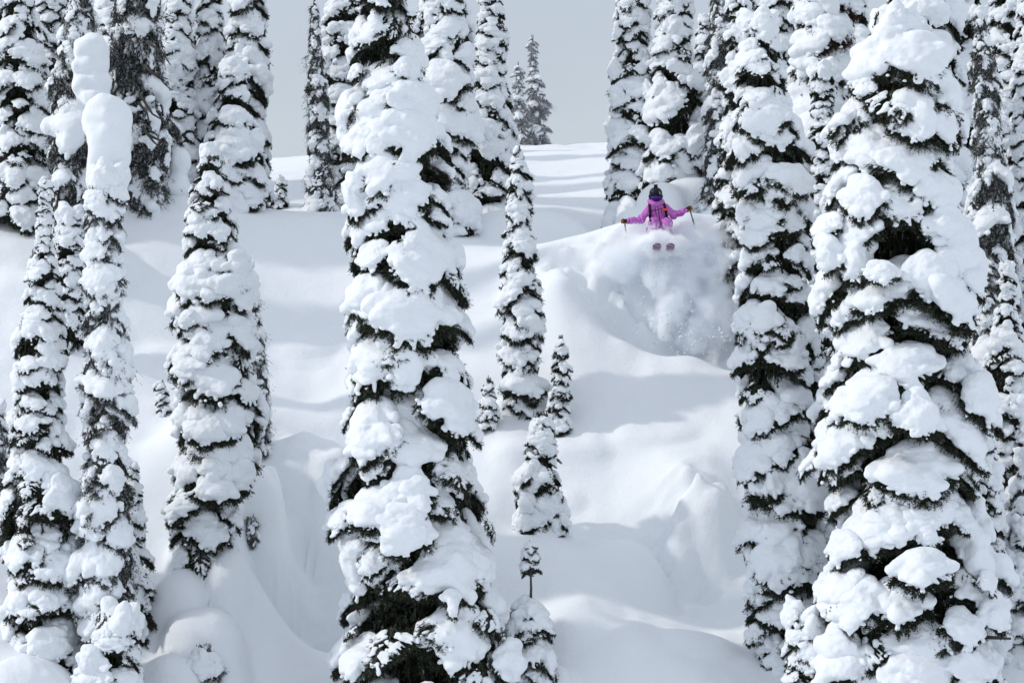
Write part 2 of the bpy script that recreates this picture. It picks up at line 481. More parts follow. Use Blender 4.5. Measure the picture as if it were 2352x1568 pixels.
def make_pair(seed, style):
    rs = np.random.RandomState(seed)
    if style == 'pad':
        W, a1, a2, T = rs.uniform(0.50, 0.68), rs.uniform(0.30, 0.55), rs.uniform(0.12, 0.3), rs.uniform(0.26, 0.40)
    elif style == 'small':
        W, a1, a2, T = rs.uniform(0.28, 0.42), rs.uniform(0.2, 0.5), rs.uniform(0.08, 0.2), rs.uniform(0.18, 0.28)
    elif style == 'bare':
        W, a1, a2, T = rs.uniform(0.45, 0.62), rs.uniform(0.30, 0.6), rs.uniform(0.12, 0.3), 0.12
    elif style == 'hang':
        W, a1, a2, T = rs.uniform(0.3, 0.5), rs.uniform(0.4, 0.7), rs.uniform(0.15, 0.3), rs.uniform(0.12, 0.2)
    else:
        W, a1, a2, T = rs.uniform(0.5, 0.6), 0.35, 0.25, rs.uniform(0.55, 0.8)
    def zb(x, y): return 0.06 * x - a1 * x * x - a2 * (y / W) ** 2
    def fan(x): return W * np.sin(np.pi * np.clip(x, 0, 1) ** 0.75) ** 0.8
    # twigs
    nt = {'pad': 34, 'small': 18, 'hang': 20, 'dome': 30, 'bare': 40}[style]
    ends, starts = [], []
    for i in range(nt):
        x0 = rs.uniform(0.05, 0.8)
        sgn = 1 if i % 2 else -1
        xe = min(1.03, x0 + rs.uniform(0.12, 0.35))
        ye = sgn * float(fan(np.array(xe * 0.97))) * rs.uniform(0.75, 1.08)
        if i < 5: xe, ye, x0 = rs.uniform(0.93, 1.08), rs.uniform(-0.22, 0.22) * W * 2, 0.7
        ends.append((xe, ye, zb(xe, ye) - rs.uniform(0.0, 0.09)))
        starts.append((x0, 0, zb(x0, 0)))
    ends, starts = np.array(ends), np.array(starts)
    # ---- snow
    h = {'pad': 0.0215, 'small': 0.024, 'hang': 0.025, 'dome': 0.025, 'bare': 0.022}[style]
    f = Field((-0.3, -W - 0.3, -1.05), (1.25, W + 0.3, T + 0.35), h)
    if style in ('pad', 'small', 'dome'):
        nm = {'pad': 4, 'small': 3, 'dome': 3}[style]
        for i in range(nm):
            t = (i + 0.5) / nm
            x = 0.08 + 0.74 * t + rs.uniform(-0.05, 0.05)
            y = rs.uniform(-0.2, 0.2) * W
            ry = max(0.14, float(fan(np.array(max(x, 0.2)))) * rs.uniform(0.65, 0.92))
            rx = rs.uniform(0.2, 0.32)
            rz = T * rs.uniform(0.75, 1.1) * (1 - 0.25 * t)
            f.ellipsoid((x, y, float(zb(x, y)) + rz * 0.25), (rx, ry, rz), 0.12, rs.uniform(-0.4, 0.4))
        nl = {'pad': 13, 'small': 7, 'dome': 11}[style]
        for i in rs.choice(nt, nl, replace=False):
            e = ends[i] * rs.uniform(0.70, 0.90)
            r = rs.uniform(0.09, 0.19) * (1.0 if style != 'small' else 0.75)
            ang = math.atan2(ends[i, 1], ends[i, 0] - starts[i, 0])
            f.ellipsoid((e[0], e[1], float(zb(e[0], e[1])) + r * rs.uniform(0.1, 0.7)), (r * 1.4, r * 0.95, r * rs.uniform(0.75, 1.1)), 0.07, ang)
        # knobs on top
        for i in range(rs.randint(1, 5)):
            x, y = rs.uniform(0.1, 0.75), rs.uniform(-0.6, 0.6) * W
            r = rs.uniform(0.1, 0.2)
            f.ellipsoid((x, y, float(zb(x, y)) + T * rs.uniform(0.5, 0.95)), (r * 1.2, r * 1.1, r * 0.85), 0.14, rs.uniform(0, 3))
    for i in range(nt):
        if style in ('hang', 'bare') or rs.rand() < 0.92:
            s, e = starts[i], ends[i]
            a = s + (e - s) * rs.uniform(0.25, 0.6); b = s + (e - s) * rs.uniform(0.84, 1.0)
            r = rs.uniform(0.028, 0.050) if style == 'hang' else rs.uniform(0.022, 0.042) if style == 'bare' else rs.uniform(0.030, 0.062)
            f.cone((a[0], a[1], a[2] + r * 0.9), (b[0], b[1], b[2] + r * 0.6), r * 1.5, r * 0.85, 0.03)
            if style in ('pad', 'dome', 'bare') and rs.rand() < 0.6:       # a side tuft
                c = e + rs.normal(0, 0.06, 3); r2 = r * rs.uniform(0.7, 1.1)
                f.ellipsoid((c[0] * .96, c[1] * .96, c[2] + r2 * .4), (r2 * 1.3, r2 * 1.1, r2 * .9), 0.02)
    if style == 'hang':
        for i in range(rs.randint(2, 5)):
            x = rs.uniform(0.15, 0.85); y = rs.uniform(-0.6, 0.6) * W; r = rs.uniform(0.08, 0.15)
            f.ellipsoid((x, y, float(zb(x, y)) + r * 0.4), (r * 1.5, r, r * 0.8), 0.06, rs.uniform(0, 3))
    X, Y, Z = f.full()
    XX = X + 0 * Y + 0 * Z; YY = Y + 0 * X + 0 * Z; ZZ = Z + 0 * X + 0 * Y
    cut = (zb(X, Y) - 0.035 + 0.03 * NZ(XX * 9 + seed, YY * 9, ZZ * 0)) - ZZ
    kk = 0.04
    d = f.F + 0.034 * NZ(XX * 4.3 + seed * 1.7, YY * 4.3, ZZ * 4.3) + 0.019 * NZ(XX * 9 + seed, YY * 9, ZZ * 9) + 0.009 * NZ(XX * 19 + seed, YY * 19, ZZ * 19)
    hh = np.maximum(kk - np.abs(d - cut), 0) / kk
    f.F = (np.maximum(d, cut) + hh * hh * kk * 0.25).astype(np.float32)
    v, q = f.nets()
    snow = mesh_np('snow_clump_' + style, v, quads=q, mats=[M_SNOW])
    # ---- foliage
    base, dirs, lens = [], [], []
    for i in range(nt):
        s, e = starts[i], ends[i]
        ax = e - s
        n = {'pad': 13, 'small': 9, 'hang': 9, 'dome': 11, 'bare': 16}[style]
        for j in range(n):
            t = rs.uniform(0.25, 1.0) if j else 1.0
            p = s + ax * t
            p = p + rs.normal(0, 0.02, 3); p[2] = min(p[2], float(zb(p[0], p[1])) - 0.01)
            out = np.array([ax[0], ax[1], 0]) ; out = out / (np.linalg.norm(out) + 1e-9)
            dn = {'pad': rs.uniform(0.3, 1.3), 'small': rs.uniform(0.1, 0.9), 'hang': rs.uniform(1.2, 3.0), 'dome': rs.uniform(0.5, 1.5), 'bare': rs.uniform(0.2, 1.2)}[style]
            dv = out * rs.uniform(0.5, 1.0) + rs.normal(0, 0.35, 3) + np.array([0, 0, -dn])
            base.append(p); dirs.append(dv)
            lens.append({'pad': rs.uniform(0.06, 0.17), 'small': rs.uniform(0.06, 0.15), 'hang': rs.uniform(0.18, 0.5), 'dome': rs.uniform(0.05, 0.12), 'bare': rs.uniform(0.08, 0.18)}[style])
    if style in ('pad', 'dome', 'small'):                                            # needles hanging under the snow's edge
        for i in range(nt):
            s, e = starts[i], ends[i]
            out = e - s; out[2] = 0; out /= np.linalg.norm(out) + 1e-9
            for j in range(7 if style != 'small' else 3):
                p = s + (e - s) * rs.uniform(0.80, 1.0) + rs.normal(0, 0.03, 3)
                p[2] = float(zb(p[0], p[1])) - rs.uniform(0.0, 0.05)
                base.append(p); dirs.append(out * rs.uniform(0.1, 0.6) + rs.normal(0, 0.2, 3) + np.array([0, 0, -1.0]))
                lens.append(rs.uniform(0.08, 0.24) * (0.7 if style == 'small' else 1))
    for i in range({'pad': 260, 'small': 60, 'hang': 70, 'dome': 140, 'bare': 220}[style]):        # underside
        x = rs.uniform(0.0, 0.95); y = rs.uniform(-1, 1) * float(fan(np.array(max(x, 0.12)))) * 0.95
        base.append(np.array([x, y, float(zb(x, y)) - rs.uniform(0.0, 0.1)]))
        dirs.append(np.array([rs.uniform(0, 0.8), y + rs.normal(0, 0.3), -rs.uniform(0.4, 1.6)]))
        lens.append(rs.uniform(0.12, 0.28) * (3.0 if style == 'hang' else 1.2 if style == 'small' else 1))
    base, dirs, lens = np.array(base), np.array(dirs), np.array(lens)
    v, t = blades(rs, base, dirs, lens, 15 if style != 'hang' else 18, 0.075 if style in ('hang', 'small') else 0.05, 0.018, 0.9 if style != 'hang' else 0.55)
    # the wooden limb and twigs as thin three-sided sticks
    vv, tt = [v], [t]
    nb = len(v)
    def stick(a, b, ra, rb):
        nonlocal nb
        d = b - a; d = d / (np.linalg.norm(d) + 1e-9)
        u = np.cross(d, [0.3, 0.2, 1.0]); u /= np.linalg.norm(u); w = np.cross(d, u)
        ring = [(math.cos(2.094 * k), math.sin(2.094 * k)) for k in range(3)]
        pts = [a + (u * c + w * s_) * ra for c, s_ in ring] + [b + (u * c + w * s_) * rb for c, s_ in ring]
        vv.append(np.array(pts))
        tt.append(np.array([[0, 1, 4], [0, 4, 3], [1, 2, 5], [1, 5, 4], [2, 0, 3], [2, 3, 5]]) + nb)
        nb += 6
    mid = [np.array([x, 0, float(zb(x, 0)) - 0.02]) for x in np.linspace(-0.05, 0.95, 6)]
    for a, b in zip(mid[:-1], mid[1:]): stick(a, b, 0.022, 0.016)
    for s, e in zip(starts, ends): stick(s - [0, 0, 0.02], e, 0.010, 0.004)
    return np.concatenate(vv), np.concatenate(tt), snow

LIB = {}
def get_pair(style, i, mat):
    v, t, snow = LIB[style][i]
    key = (style, i, mat.name)
    if key not in FOL:
        FOL[key] = mesh_np('bough_' + style, v, tris=t, mats=[mat], smooth=False)
    return FOL[key], snow
FOL = {}
for style, n in (('pad', 24), ('small', 14), ('hang', 10), ('dome', 8), ('bare', 10)):
    LIB[style] = [make_pair(100 * (1 + len(LIB)) + i, style) for i in range(n)]
print('library', round(time.time() - T0, 1), sum(len(p[2].polygons) * 2 for s in LIB.values() for p in s), sum(len(p[1]) for s in LIB.values() for p in s))

# a dark inner mass of hanging sprays round the stem, one unit high and one unit in radius
def make_core(seed):
    rs = np.random.RandomState(seed)
    n = 420
    z = rs.uniform(0, 1, n); a = rs.uniform(0, 2 * np.pi, n); r = rs.uniform(0.1, 1.0, n) ** 0.6
    base = np.stack([r * np.cos(a), r * np.sin(a), z], 1)
    dirs = np.stack([np.cos(a), np.sin(a), rs.uniform(-1.6, -0.3, n)], 1)
    return blades(rs, base, dirs, rs.uniform(0.15, 0.35, n), 14, 0.14, 0.05)
CORES = [make_core(900 + i) for i in range(3)]
COREM = {}
def core_mesh(i, mat):
    if (i, mat.name) not in COREM:
        COREM[(i, mat.name)] = mesh_np('inner_foliage', CORES[i][0], tris=CORES[i][1], mats=[mat], smooth=False)
    return COREM[(i, mat.name)]

def tube(pts, radii, ns=8):
    pts = [np.array(p, dtype=float) for p in pts]
    v, q = [], []
    for i, p in enumerate(pts):
        d = pts[min(i + 1, len(pts) - 1)] - pts[max(i - 1, 0)]
        d = d / (np.linalg.norm(d) + 1e-9)
        u = np.cross(d, [0.0, 1.0, 0.0] if abs(d[1]) < 0.9 else [1.0, 0, 0]); u /= np.linalg.norm(u); w = np.cross(d, u)
        for k in range(ns):
            a = 2 * math.pi * k / ns
            v.append(p + (u * math.cos(a) + w * math.sin(a)) * radii[i])
    for i in range(len(pts) - 1):
        for k in range(ns):
            k2 = (k + 1) % ns
            q.append((i * ns + k, i * ns + k2, (i + 1) * ns + k2, (i + 1) * ns + k))
    nv = len(v)
    v += [pts[0], pts[-1]]
    t = []
    for k in range(ns):
        t.append((nv, (k + 1) % ns, k))
        t.append((nv + 1, (len(pts) - 1) * ns + k, (len(pts) - 1) * ns + (k + 1) % ns))
    return np.array(v), np.array(q), np.array(t)

STY = {   # share of each library kind, bough pitch range, layer step, boughs per layer, foliage, snow chance
    'heavy':   dict(kinds=(('pad', .66), ('dome', .06), ('bare', .18), ('small', .10)), pitch=(20, 48), step=.62, n=6.0, mat=M_NEEDLE, snow=1.0, core=.55, wf=1.2, cap=.95, lf=.80),
    'laden':   dict(kinds=(('pad', .60), ('dome', .15), ('bare', .17), ('small', .08)), pitch=(18, 44), step=.58, n=6.0, mat=M_NEEDLE, snow=1.0, core=.48, wf=1.25, cap=1.15, lf=.86),
    'slender': dict(kinds=(('pad', .30), ('small', .45), ('bare', .25)), pitch=(18, 42), step=.42, n=5.0, mat=M_NEEDLE, snow=.94, core=.45, wf=1.15, cap=.8),
    'tiers':   dict(kinds=(('pad', .30), ('small', .70)), pitch=(10, 32), step=.50, n=5.5, mat=M_NEEDLE, snow=.92, core=.35, wf=1.1, cap=1.0),
    'hanging': dict(kinds=(('hang', .80), ('small', .20)), pitch=(28, 58), step=.36, n=5.0, mat=M_FROST, snow=.85, core=.55, wf=1.1, cap=.9),
    'drape':   dict(kinds=(('hang', .40), ('pad', .35), ('bare', .25)), pitch=(24, 52), step=.38, n=4.8, mat=M_FROST, snow=.92, core=.5, wf=1.05, cap=1.3),
    'rimed':   dict(kinds=(('small', .65), ('hang', .35)), pitch=(-10, 22), step=.40, n=5.0, mat=M_RIME, snow=.75, core=.25, wf=.9, cap=.9),
    'brown':   dict(kinds=(('pad', .70), ('small', .30)), pitch=(20, 46), step=.42, n=4.6, mat=M_BROWN, snow=.95, core=.5, wf=1.0, cap=1.3),
}
GROUP = 'snow-laden conifers on the slope'
COUNT = dict(boughs=0, trees=0)

def build_tree(label, rows, style, depth=None, base=None, tip='dome', seed=None, name='conifer_tree', cat='tree', sink=0.15, dens=1.0, size=1.0, bare=None):
    """rows: (py, left, right) extents of the crown in layout units at the tree's own depth"""
    S = STY[style]
    rs = np.random.RandomState(seed if seed is not None else abs(hash(label)) % 100000 if False else sum(ord(c) * (i + 3) for i, c in enumerate(label)) % 100000)
    if base is not None:
        _, depth, _ = ray_hit(*base)
    rows = sorted(rows, key=lambda r: -r[0])
    wid = 1.2 if depth >= 60 and style in ('heavy', 'laden', 'hanging', 'slender', 'brown') and tip == 'dome' else 1.06
    rows = [(a_, (b_ + c_) / 2 - (c_ - b_) / 2 * wid, (b_ + c_) / 2 + (c_ - b_) / 2 * wid) for a_, b_, c_ in rows]
    z = np.array([(784 - r[0]) * K * depth for r in rows])
    xc = np.array([((r[1] + r[2]) / 2 - 1176) * K * depth for r in rows])
    hw = np.array([(r[2] - r[1]) / 2 * K * depth for r in rows])
    zg = terrain1(xc[0], depth) - sink
    ph = rs.uniform(0, 6.28, 3)
    cx = lambda q: float(np.interp(q, z, xc)) + 0.07 * float(np.interp(q, z, hw)) * math.sin(q * 1.3 + ph[0])
    ch = lambda q: float(np.interp(q, z, hw)) * (1 + 0.10 * math.sin(q * 2.1 + ph[1]) + 0.08 * math.sin(q * 4.7 + ph[2]))
    ztop = z[-1]
    root = thing(name, label, cat, (xc[0], depth, zg), GROUP)
    o = lambda p: (p[0] - xc[0], p[1] - depth, p[2] - zg)
    # stem
    H = ztop - zg
    ns = 9
    zs = np.linspace(zg - 0.2, ztop, ns)
    wob = rs.normal(0, 0.015, (ns, 2)) * min(1, H / 6)
    r0 = min(0.26, 0.035 + 0.016 * H) * (0.8 if cat == 'sapling' else 1)
    v, q, t = tube([o((cx(a) + wob[i, 0], depth + wob[i, 1], a)) for i, a in enumerate(zs)], [r0 * (1 - 0.92 * i / (ns - 1)) for i in range(ns)], 8)
    link('trunk', mesh_np('trunk', v, quads=q, tris=t, mats=[M_BARK]), root)
    # dark inner foliage in short lengths of the stem
    zlo = max(zg + 0.1, z[0] - 0.3 if z[0] > zg + 1.2 else zg + 0.1)
    a = zlo
    while a < ztop - 0.15 and not bare:
        hgt = min(2.0, max(0.5, ch(a) * 1.6))
        rad = ch(a + hgt / 2) * S['core']
        link('inner_foliage', core_mesh(rs.randint(3), S['mat']), root, o((cx(a), depth, a)), (0, 0, rs.uniform(0, 6.28)), (rad, rad, min(hgt, ztop - a) * 1.05))
        a += hgt
    # boughs from the ground up
    kinds = [k for k, _ in S['kinds']]; pr = np.array([p for _, p in S['kinds']]); pr = pr / pr.sum()
    a = zlo + 0.1
    az = rs.uniform(0, 6.28)
    nb = 0
    while a < ztop - 0.12 and nb < 285:
        if bare and bare[0] < 784 - a / (K * depth) < bare[1]:
            a += 0.05
            continue
        h = max(ch(a), 0.10)
        L0 = min(h * S.get('lf', 1.25), S['cap'] * size)
        L0 = max(L0, 0.17)
        n = max(3, int(round(S['n'] * dens * max(1.0, h / L0 * 0.95) + rs.uniform(-0.5, 0.5))))
        for j in range(n):
            az += 2.39996 + rs.uniform(-0.3, 0.3)
            kd = kinds[rs.choice(len(kinds), p=pr)]
            L = L0 * rs.uniform(0.72, 1.12) * (0.8 if kd in ('dome', 'bare') else 1.0)
            u = rs.rand()
            L *= 0.62 if u < 0.22 else 1.25 if u > 0.90 else 1.0
            pitch = math.radians(rs.uniform(*S['pitch']))
            reach = L * math.cos(pitch)
            off = max(0.0, h * rs.uniform(0.86, 1.08) - reach)
            zz = a + rs.uniform(-1.0, 1.0) * L0 * S['step'] + 0.45 * L * math.sin(pitch)
            if zz > ztop: zz = ztop - 0.05
            if rs.rand() < 0.0: continue
            loc = (cx(zz) + math.cos(az) * off, depth + math.sin(az) * off, zz)
            lib = LIB[kd]
            fm, sm = get_pair(kd, rs.randint(len(lib)), S['mat'])
            wy = S['wf'] * rs.uniform(0.85, 1.2) * (1 if rs.rand() < 0.5 else -1)
            b = link('bough', fm, root, o(loc), (rs.uniform(-0.15, 0.15), pitch, az), (L, L * wy, L * rs.uniform(0.8, 1.15)))
            nb += 1
            if rs.rand() < S['snow']:
                link('snow_clump', sm, b)
        a += L0 * S['step'] * rs.uniform(0.85, 1.15)
    # the leader
    hw_t = max(ch(ztop - 0.2), 0.12)
    if tip == 'dome':
        lib = LIB['dome']
        for j in range(3):
            fm, sm = get_pair('dome', rs.randint(len(lib)), S['mat'])
            L = hw_t * 1.25
            b = link('bough', fm, root, o((cx(ztop), depth, ztop - 0.1 * L)), (0, math.radians(rs.uniform(30, 60)), j * 2.1 + rs.uniform(0, 1)), (L, L, L * 1.1))
            link('snow_clump', sm, b)
    COUNT['boughs'] += nb; COUNT['trees'] += 1
    return root

TREES = [
 # ---- the two big foreground columns
 dict(label='huge snow-plastered conifer in the centre running the full height of the view', depth=49.3, style='heavy', seed=11, size=.9,
      rows=[(1720, 770, 1190), (1500, 775, 1165), (1300, 772, 1150), (1000, 780, 1092), (700, 785, 1062), (400, 800, 1045), (150, 795, 985), (0, 800, 965), (-300, 840, 930)]),
 dict(label='broadest snow-smothered conifer at the right with huge rounded shoulders of snow', depth=48.4, style='laden', seed=12, size=.72,
      rows=[(1720, 1850, 2300), (1500, 1850, 2285), (1200, 1895, 2280), (900, 1880, 2255), (600, 1890, 2235), (300, 1900, 2220), (180, 1940, 2180), (90, 1985, 2120), (40, 2020, 2080)]),
 # ---- right side
 dict(label='shaggy snow-caked conifer right of the powder cloud with icy roots of moss hanging', base=(1795, 1500), style='heavy', seed=13,
      rows=[(1560, 1735, 1930), (1350, 1700, 1920), (1170, 1700, 1905), (1000, 1690, 1890), (800, 1690, 1880), (600, 1690, 1860), (350, 1680, 1850), (150, 1690, 1810), (40, 1710, 1780)]),
 dict(label='small snow-domed conifer at the foot of the broadest right-hand tree', base=(1855, 1640), style='laden', seed=14,
      rows=[(1660, 1780, 1930), (1500, 1790, 1910), (1400, 1820, 1890)]),
 dict(label='drooping grey frosted conifer right of the skier, beside the spray', depth=64.5, style='hanging', seed=15,
      rows=[(600, 1600, 1700), (450, 1605, 1695), (250, 1615, 1690), (0, 1625, 1680), (-120, 1640, 1665)]),
 dict(label='dark-edged snowy conifer standing left behind the skier', depth=66.5, style='heavy', seed=16,
      rows=[(480, 1395, 1530), (400, 1395, 1520), (200, 1405, 1500), (0, 1420, 1490), (-200, 1440, 1475)]),
 dict(label='wide snowy conifer directly above the skier', depth=66, style='laden', seed=17,
      rows=[(470, 1450, 1630), (350, 1470, 1620), (200, 1490, 1605), (50, 1510, 1590), (-150, 1535, 1570)]),
 dict(label='thin snowy conifer in the gap right of the tree above the skier', depth=70, style='slender', seed=18,
      rows=[(450, 1575, 1660), (150, 1590, 1640), (40, 1605, 1630)]),
 dict(label='narrow snowy conifer behind the shaggy tree right of the powder cloud', depth=60, style='slender', seed=19,
      rows=[(600, 1650, 1760), (200, 1660, 1740), (-150, 1690, 1720)]),
 dict(label='brown-needled conifer with frosted boughs at the top between the two right-hand trees', depth=58, style='brown', seed=20,
      rows=[(750, 1800, 2010), (300, 1800, 1990), (100, 1810, 1970), (-200, 1850, 1920)]),
 dict(label='dark-topped conifer rising behind the shoulders of the broadest right-hand tree', depth=56, style='heavy', seed=21,
      rows=[(700, 1990, 2240), (200, 2010, 2210), (50, 2020, 2180), (-200, 2070, 2130)]),
 dict(label='slim snow-crusted conifer just right of the broadest tree with a bare pointed spine', depth=54, style='hanging', seed=22,
      rows=[(1000, 2200, 2370), (700, 2220, 2360), (400, 2225, 2330), (150, 2225, 2290), (20, 2235, 2265)]),
 dict(label='tall snowy conifer against the right edge at the top', depth=60, style='heavy', seed=23,
      rows=[(700, 2230, 2400), (300, 2260, 2380), (0, 2280, 2360), (-200, 2300, 2340)]),
 dict(label='second tall conifer cut by the top right corner', depth=63, style='slender', seed=24,
      rows=[(600, 2320, 2440), (100, 2330, 2420), (-200, 2360, 2400)]),
 dict(label='pointed snowy conifer on the right edge halfway up', base=(2320, 1330), style='heavy', seed=25,
      rows=[(1320, 2240, 2400), (1100, 2250, 2390), (900, 2260, 2380), (750, 2275, 2350), (610, 2300, 2325)]),
 dict(label='low snowy conifer at the lower right edge with a bare twig', base=(2370, 1400), style='drape', seed=26,
      rows=[(1400, 2300, 2440), (1200, 2310, 2430), (1040, 2340, 2400)]),
 # ---- middle
 dict(label='slender spire of a conifer alone in the middle of the slope', base=(1195, 920), style='slender', seed=31,
      rows=[(925, 1145, 1245), (750, 1150, 1240), (600, 1153, 1237), (450, 1160, 1225), (380, 1172, 1212), (335, 1183, 1197)], tip='none'),
 dict(label='small pointed conifer right of the slender spire', base=(1288, 985), style='slender', seed=32,
      rows=[(990, 1252, 1318), (900, 1260, 1312), (820, 1272, 1305), (770, 1284, 1298)], tip='none'),
 dict(label='plump snow-wrapped conifer below the small pointed one', base=(1245, 1222), style='laden', seed=33,
      rows=[(1228, 1185, 1310), (1100, 1185, 1305), (1000, 1205, 1285), (945, 1232, 1258)], tip='none', size=0.75),
 dict(label='tiny dark conifer at the right side of the central trunk of snow', base=(1120, 980), style='tiers', seed=35,
      rows=[(985, 1090, 1150), (920, 1100, 1142), (860, 1116, 1126)], tip='none'),
 dict(label='snowy conifer right behind the central giant, against the sky', depth=66, style='heavy', seed=36,
      rows=[(490, 1055, 1185), (300, 1068, 1175), (100, 1092, 1162), (-150, 1115, 1140)]),
 dict(label='broad white conifer hidden half behind the central giant', depth=64, style='laden', seed=37,
      rows=[(560, 940, 1080), (300, 955, 1085), (100, 965, 1080), (-150, 990, 1040)]),
 dict(label='dark snowy conifer peeking over the central giant at the top', depth=70, style='heavy', seed=38,
      rows=[(300, 930, 1090), (50, 950, 1070), (-200, 990, 1030)]),
 dict(label='sunlit white conifer at the left shoulder of the central giant', depth=69, style='laden', seed=39,
      rows=[(480, 735, 850), (200, 738, 840), (60, 745, 830), (-120, 770, 800)]),
 dict(label='thin drooping grey conifer left of the central giant', depth=66, style='hanging', seed=40,
      rows=[(495, 690, 780), (350, 695, 770), (200, 700, 760), (80, 708, 740), (0, 718, 726)], tip='none'),
 dict(label='tiny dark conifer alone on the left bench', base=(643, 478), style='tiers', seed=41,
      rows=[(480, 622, 664), (440, 628, 658), (402, 640, 646)], tip='none'),
 dict(label='taller of the two frosted conifers on the skyline', base=(1232, 322), style='rimed', seed=42,
      rows=[(322, 1208, 1272), (250, 1212, 1258), (170, 1214, 1240), (80, 1218, 1224)], tip='none'),
 dict(label='shorter of the two frosted conifers on the skyline', base=(1194, 322), style='rimed', seed=43,
      rows=[(322, 1176, 1216), (230, 1178, 1206), (142, 1187, 1193)], tip='none'),
 # ---- left side
 dict(label='main snowy conifer left of the central giant with a dark hollow under its boughs', sink=0.45, base=(470, 1215), style='heavy', seed=51,
      rows=[(1200, 385, 560), (1100, 380, 565), (900, 398, 610), (700, 402, 590), (500, 412, 550), (400, 440, 515), (335, 470, 495)]),
 dict(label='dark draped conifer tucked against the right side of the main left tree', base=(592, 1030), style='hanging', seed=52,
      rows=[(1030, 560, 625), (900, 560, 632), (750, 553, 610), (600, 562, 580)]),
 dict(label='tiny leaning conifer left of the main left tree', base=(378, 950), style='tiers', seed=53,
      rows=[(955, 364, 392), (910, 364, 386), (872, 368, 376)], tip='none'),
 dict(label='columnar ragged conifer under the tall snow mushroom on the left', base=(250, 1600), style='drape', seed=54,
      rows=[(1620, 165, 335), (1350, 175, 320), (1100, 175, 305), (900, 188, 298), (600, 192, 292), (430, 195, 285), (390, 215, 275)], size=0.8),
 dict(label='small drooping conifer in front of the ragged column at lower left', base=(290, 1425), style='tiers', seed=55,
      rows=[(1420, 235, 345), (1300, 250, 335), (1150, 275, 328), (1060, 297, 308)], tip='none'),
 dict(label='snow-heaped small conifer at the bottom below the drooping one', base=(260, 1680), style='laden', seed=56,
      rows=[(1700, 170, 345), (1520, 180, 335), (1410, 225, 320)]),
 dict(label='tiered conifer at the left edge with a thin twiggy tip', base=(100, 1480), style='heavy', seed=57,
      rows=[(1480, 0, 205), (1300, -5, 200), (1100, 10, 180), (900, 22, 155), (700, 45, 140), (560, 70, 130), (470, 88, 118), (410, 104, 112)], tip='none', size=0.85),
 dict(label='white-heaped conifer between the tiered tree and the ragged column', depth=57.5, style='laden', seed=58,
      rows=[(760, 120, 200), (600, 125, 200), (480, 140, 190)]),
 dict(label='dark draped conifer cut by the left edge low down', base=(0, 1250), style='hanging', seed=59,
      rows=[(1200, -60, 35), (1050, -50, 40), (930, -30, 15)]),
 dict(label='snow-laden conifer in the top left corner', depth=62, style='heavy', seed=60,
      rows=[(480, -20, 120), (250, -15, 110), (0, 5, 90), (-200, 30, 60)]),
 dict(label='conifer cut by the left edge at the top', depth=64, style='laden', seed=61,
      rows=[(480, -90, 40), (200, -80, 30), (-150, -50, 0)]),
 dict(label='snow-hung conifer second from the top left corner', depth=66, style='heavy', seed=62,
      rows=[(440, 60, 180), (200, 70, 160), (-150, 100, 140)]),
 dict(label='dark bearded conifer left of the tall snow mushroom', depth=60, style='hanging', seed=63,
      rows=[(490, 105, 240), (300, 110, 235), (100, 130, 230), (-120, 160, 210)]),
 dict(label='large dark open conifer with bare drooping limbs above the snow bench', depth=63, style='hanging', seed=64,
      rows=[(405, 270, 385), (250, 245, 395), (80, 240, 385), (-200, 290, 350)]),
 dict(label='snowy conifer behind the dark open tree at upper left', depth=67, style='heavy', seed=65,
      rows=[(400, 365, 455), (200, 370, 450), (-150, 395, 430)]),
 dict(label='dark narrow conifer at upper left, left of a matching pair', depth=67.5, style='slender', seed=66,
      rows=[(430, 425, 530), (250, 435, 525), (60, 450, 515), (-180, 470, 500)]),
 dict(label='dark narrow conifer at upper left edging the open sky', depth=66.5, style='slender', seed=67,
      rows=[(460, 500, 612), (250, 510, 606), (60, 528, 602), (-180, 550, 590)]),
 dict(label='round-topped snowy conifer in front of the narrow pair at upper left', depth=64.5, style='laden', seed=68,
      rows=[(470, 480, 608), (330, 475, 600), (220, 490, 570), (150, 515, 560)]),
 dict(label='snowy conifer far back between the left corner tree and the bearded tree', depth=72, style='heavy', seed=80, rows=[(430, 70, 190), (100, 85, 170), (-200, 110, 150)]),
 dict(label='pale snowy conifer far back behind the tall snow mushroom', depth=71, style='laden', seed=81, rows=[(420, 205, 330), (100, 215, 310), (-200, 245, 285)]),
 dict(label='snowy conifer far back left of the narrow pair', depth=73, style='heavy', seed=82, rows=[(400, 330, 470), (100, 345, 450), (-200, 380, 420)]),
 dict(label='snowy conifer far back behind the left corner tree', depth=73, style='laden', seed=83, rows=[(430, -60, 80), (100, -40, 60), (-200, 0, 30)]),
 dict(label='snowy conifer far back between the thin grey tree and the central giant', depth=73, style='heavy', seed=84, rows=[(470, 770, 900), (100, 780, 880), (-200, 810, 850)]),
 dict(label='snowy conifer filling the gap above the shaggy tree on the right', depth=66, style='heavy', seed=85, rows=[(600, 1700, 1850), (200, 1715, 1835), (-200, 1750, 1800)]),
 dict(label='pale conifer far back between the brown-needled tree and the shaggy tree', depth=70, style='laden', seed=86, rows=[(600, 1760, 1920), (200, 1780, 1900), (-200, 1820, 1870)]),
 dict(label='snowy conifer far back behind the right-hand giant on its left side', depth=68, style='heavy', seed=87, rows=[(700, 1850, 2020), (200, 1880, 2010), (-200, 1920, 1970)]),
 dict(label='snowy conifer far back behind the right-hand giant on its right side', depth=67, style='heavy', seed=88, rows=[(700, 2130, 2300), (200, 2150, 2280), (-200, 2190, 2240)]),
 dict(label='snow-laden lower conifer between the shaggy tree and the broadest tree', base=(1850, 1450), style='laden', seed=89, rows=[(1430, 1780, 1930), (1200, 1800, 1920), (950, 1820, 1905), (720, 1845, 1880)]),
